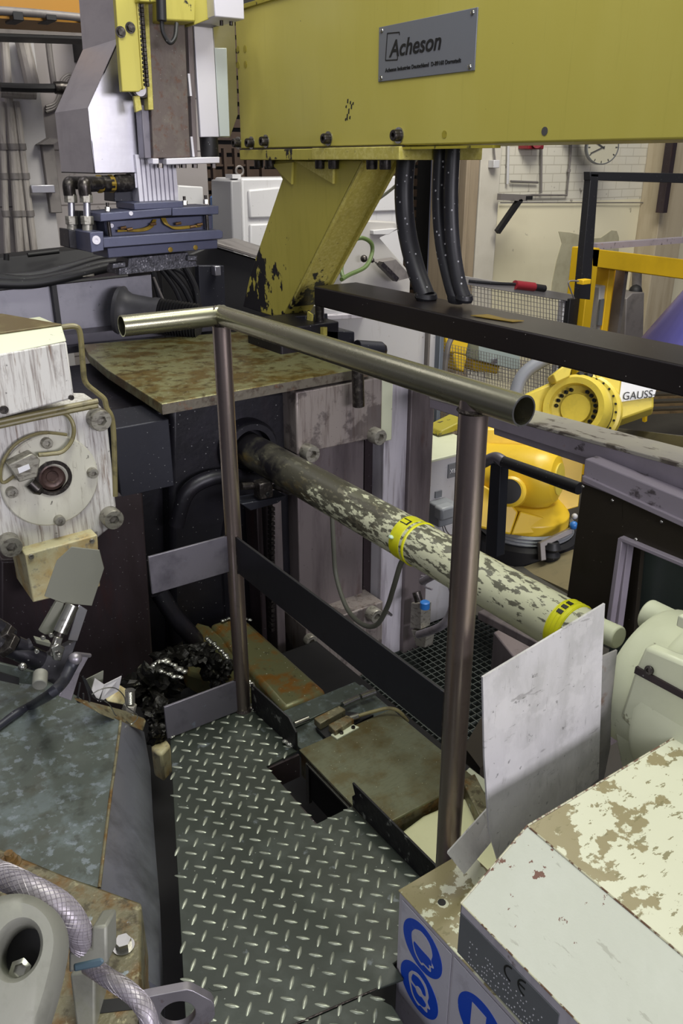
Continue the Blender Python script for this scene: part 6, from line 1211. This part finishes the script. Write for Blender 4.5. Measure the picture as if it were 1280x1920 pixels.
obj('clamp_block', MB().prism([PD(172, 1738, 1.13), PD(200, 1735, 1.13), PD(201, 1808, 1.13), PD(128, 1826, 1.13), PD(128, 1786, 1.13), PD(170, 1778, 1.13)], CF * .05), m_castgrey, cl, .004)
obj('blue_edge', MB().prism([PD(137, 1808, 1.128), PD(190, 1796, 1.128), PD(196, 1804, 1.128), PD(186, 1814, 1.128), PD(138, 1824, 1.128)], CF * .01), M('dull_blue_paint', '4a5e6a', .5), cl, .003)
obj('side_wall', MB().prism([PD(130, 1828, 1.24), PD(178, 1818, 1.24), PD(178, 1990, 1.24), PD(150, 1990, 1.24)], CF * .08), m_castgrey, cl, .004)
obj('dark_gap', MB().prism([PD(55, 1688, 1.2), PD(100, 1712, 1.2), PD(98, 1722, 1.2), PD(75, 1715, 1.2)], CF * .01), m_dark, cl)

# hexagonal khaki plate, tool with chromed linkage, brackets
YHx = 1.95
hk = thing('deflector_plate', 'khaki seven-sided flat plate raised on a shiny swivel arm at the left', 'plate', PY(120, 1270, YHx))
obj('plate', MB().prism([PY(83, 1118, YHx), PY(106, 1052, YHx), PY(134, 1026, YHx), PY(186, 1032, YHx + .02), PY(195, 1066, YHx + .02), PY(172, 1136, YHx), PY(120, 1131, YHx)], (.002, .005, 0)), m_bracket, hk, .0008)
obj('neck_fork', MB().prism([PY(106, 1128, YHx), PY(120, 1131, YHx), PY(118, 1140, YHx), PY(98, 1190, YHx), PY(84, 1190, YHx), PY(74, 1184, YHx)], (0, .012, 0)), m_bracket, hk, .001)
obj('dark_gap', MB().prism([PY(114, 1140, YHx + .01), PY(128, 1136, YHx + .01), PY(108, 1186, YHx + .01), PY(92, 1186, YHx + .01)], (0, .01, 0)), m_dark, hk)
obj('side_wing', MB().prism([PY(148, 1134, YHx - .01), PY(164, 1144, YHx - .01), PY(145, 1202, YHx - .01), PY(128, 1200, YHx - .01)], (0, .004, 0)), m_alu, hk, .001)
obj('cylinder', MB().cyl(PY(136, 1134, YHx - .01), PY(112, 1186, YHx - .03), .0175, .019, 28), m_chrome, hk, .001)
obj('cylinder_end', MB().cyl(PY(113, 1184, YHx - .03), PY(108, 1196, YHx - .035), .013, .013, 20), m_bolt, hk)
obj('linkage', MB().bar(PY(110, 1194, YHx - .05), PY(98, 1230, YHx - .06), .02, .018, (0, 1, 0)), m_chrome, hk, .003)
obj('linkage_plate', MB().prism([PY(96, 1215, YHx - .07), PY(110, 1208, YHx - .07), PY(122, 1216, YHx - .07), PY(114, 1240, YHx - .07), PY(100, 1238, YHx - .07)], (0, .01, 0)), m_chrome, hk, .002)
obj('cross_tab', MB().prism([PY(66, 1198, YHx - .06), PY(96, 1206, YHx - .06), PY(94, 1214, YHx - .06), PY(68, 1207, YHx - .06)], (0, .02, 0)), m_bracket, hk, .002)
for (x, y) in ((80, 1195), (68, 1220), (95, 1190), (110, 1228)): obj('pin', sockethead(MB(), PY(x, y, YHx - .075), (0, -1, 0), .006, .006), m_chrome, hk)
obj('side_bracket', MB().prism([PY(60, 1252, YHx - .05), PY(62, 1228, YHx - .05), PY(78, 1234, YHx - .05), PY(66, 1268, YHx - .05), PY(48, 1262, YHx - .05), PY(58, 1258, YHx - .05)], (0, .02, 0)), m_sootplate, hk, .003)
obj('rear_plate', MB().prism([PY(70, 1238, YHx), PY(145, 1200, YHx + .01), PY(118, 1280, YHx - .02), PY(70, 1290, YHx - .02)], (0, .02, 0)), m_sootwall, hk, .002)
jt = thing('pipe_joint', 'sooty pipe joint entering from the left edge beside the deflector plate', 'joint', PY(30, 1215, 1.95))
obj('upper_arm', MB().tube([PY(-30, 1160, 1.95), PY(5, 1180, 1.95), PY(20, 1192, 1.95)], .02, 14, 5), m_sootwall, jt)
obj('lower_arm', MB().tube([PY(-30, 1200, 1.92), PY(15, 1212, 1.92), PY(45, 1225, 1.9), PY(75, 1238, 1.9)], .026, 14, 5), m_sootwall, jt)
obj('hex_collar', MB().cyl(PY(5, 1182, 1.93), PY(14, 1190, 1.93), .026, seg=6).cyl(PY(8, 1205, 1.9), PY(18, 1212, 1.9), .034, seg=6), m_bolt, jt, .002)
obj('knuckle', MB().tube([PY(30, 1205, 1.9), PY(48, 1212, 1.9), PY(60, 1208, 1.9)], .018, 14, 5), m_sootwall, jt)
fb2 = thing('hood_bracket', 'grey bent steel bracket with slot on the far rim of the hood', 'bracket', PZ(60, 1270, .2))
obj('flat_bar', MB().prism([PY(-20, 1238, 1.85), PY(72, 1262, 1.85), PY(66, 1285, 1.85), PY(40, 1282, 1.85), PY(-20, 1262, 1.85)], (0, .01, 0)), m_hood, fb2, .002)
obj('slot', MB().prism([PY(-10, 1258, 1.845), PY(36, 1272, 1.845), PY(36, 1284, 1.845), PY(-10, 1274, 1.845)], (0, .004, 0)), m_dark, fb2)
obj('nut', MB().ball(PY(42, 1250, 1.84), .011), m_chrome, fb2)
obj('boss', MB().cyl(PY(76, 1262, 1.84), PY(74, 1285, 1.8), .018), m_castgrey, fb2, .003)
gd = thing('grease_line_arm', 'upright grey post with a thick pipe running from it across the hood', 'pipe', PZ(130, 1310, .2))
obj('post_plate', MB().prism([PY(142, 1226, 1.68), PY(168, 1230, 1.70), PY(150, 1262, 1.68), PY(134, 1315, 1.66), PY(110, 1306, 1.66), PY(130, 1262, 1.68)], (0, .008, 0)), m_lug, gd, .002)
obj('curved_pipe', MB().tube([PY(140, 1236, 1.66), PY(130, 1256, 1.65), PY(118, 1278, 1.62), PY(96, 1300, 1.58), PZ(60, 1322, .212), PZ(30, 1338, .212), PZ(0, 1360, .212), PZ(-40, 1390, .212)], .011, 14, 8, rfun=lambda f_: .015 - .007 * f_), m_sootplate, gd)
obj('pipe_cap', MB().ball(PY(141, 1235, 1.655), .0155), m_lug, gd)
obj('top_rod', MB().cyl(PY(142, 1226, 1.67), PY(168, 1229, 1.70), .005), m_lug, gd)
sf = thing('shim_sheets', 'two small bent grey sheet offcuts standing behind the hood rim', 'offcut', PY(195, 1320, 1.72))
obj('dark_offcut', MB().prism([PY(160, 1275, 1.76), PY(194, 1258, 1.76), PY(192, 1295, 1.76), PY(165, 1300, 1.76)], (0, .003, 0)), m_bracket, sf)
obj('left_fold', MB().prism([PY(178, 1272, 1.72), PY(196, 1284, 1.72), PY(184, 1315, 1.70), PY(170, 1302, 1.70)], (0, .003, 0)), m_alusheet, sf)
obj('right_fold', MB().prism([PY(196, 1284, 1.72), PY(228, 1268, 1.74), PY(222, 1296, 1.74), PY(188, 1316, 1.70)], (0, .003, 0)), m_alusheet, sf)
wr = thing('loose_wires', 'tangle of loose black and bare wires behind the hood rim', 'wire', PY(190, 1330, 1.7))
for k, pts in enumerate(([(155, 1268), (163, 1290), (168, 1310), (166, 1318)], [(158, 1272), (168, 1296), (180, 1310), (196, 1314)], [(150, 1280), (146, 1305), (146, 1316), (155, 1314), (156, 1300)], [(160, 1275), (165, 1285), (172, 1298), (178, 1308)])):
    obj('black_wire', MB().tube([PY(x, y, 1.68) for x, y in pts], .0025, 6, 6), m_black, wr)
for k, pts in enumerate(([(172, 1302), (190, 1292), (215, 1290), (232, 1305), (238, 1325), (258, 1342), (246, 1358), (236, 1352)], [(196, 1314), (206, 1322), (214, 1338), (218, 1342)])):
    obj('bare_wire', MB().tube([PY(x, y, 1.66) for x, y in pts], .0014, 6, 6), m_chrome, wr)
tw_ = thing('threaded_rod', 'upright threaded bolt with nut behind the hood corner', 'bolt', PY(248, 1345, 1.72))
prf = []
for k in range(11): prf += [(.0105, k * .0035), (.0125, k * .0035 + .00175)]
obj('thread', MB().lathe(prf, PY(244, 1318, 1.74), (.12, .1, 1), 20), m_chrome, tw_)
obj('nut', MB().cyl(PY(240, 1338, 1.74), PY(244, 1320, 1.74), .018, seg=6), m_boltpale, tw_, .002)
obj('shank_block', MB().prism([PY(235, 1338, 1.73), PY(252, 1334, 1.73), PY(252, 1350, 1.73), PY(238, 1354, 1.73)], (0, .03, 0)), m_lug, tw_, .003)
gk = thing('clamp_strip', 'brown greasy flat clamp strip along the far rim of the hood', 'strip', PZ(210, 1350, .18))
obj('strip', MB().prism([PY(140, 1312, 1.66), PY(190, 1325, 1.68), PY(240, 1338, 1.7), PY(275, 1352, 1.7), PY(268, 1372, 1.68), PY(245, 1362, 1.66), PY(190, 1340, 1.64)], (0, .015, 0)), m_grime, gk, .003)
obj('yellow_smear', MB().prism([PY(200, 1316, 1.78), PY(225, 1288, 1.8), PY(245, 1300, 1.8), PY(240, 1325, 1.78)], (0, .02, 0)), m_ochre, gk, .004)
single('yellow_stop', MB().prism([PZ(282, 1382, -.12), PZ(305, 1376, -.12), PZ(320, 1396, -.12), PZ(302, 1416, -.12), PZ(284, 1405, -.12)], (0, 0, -.1)), m_ochre, 'dirty yellow block in the gap left of the platform corner', 'block', bevel=.008)
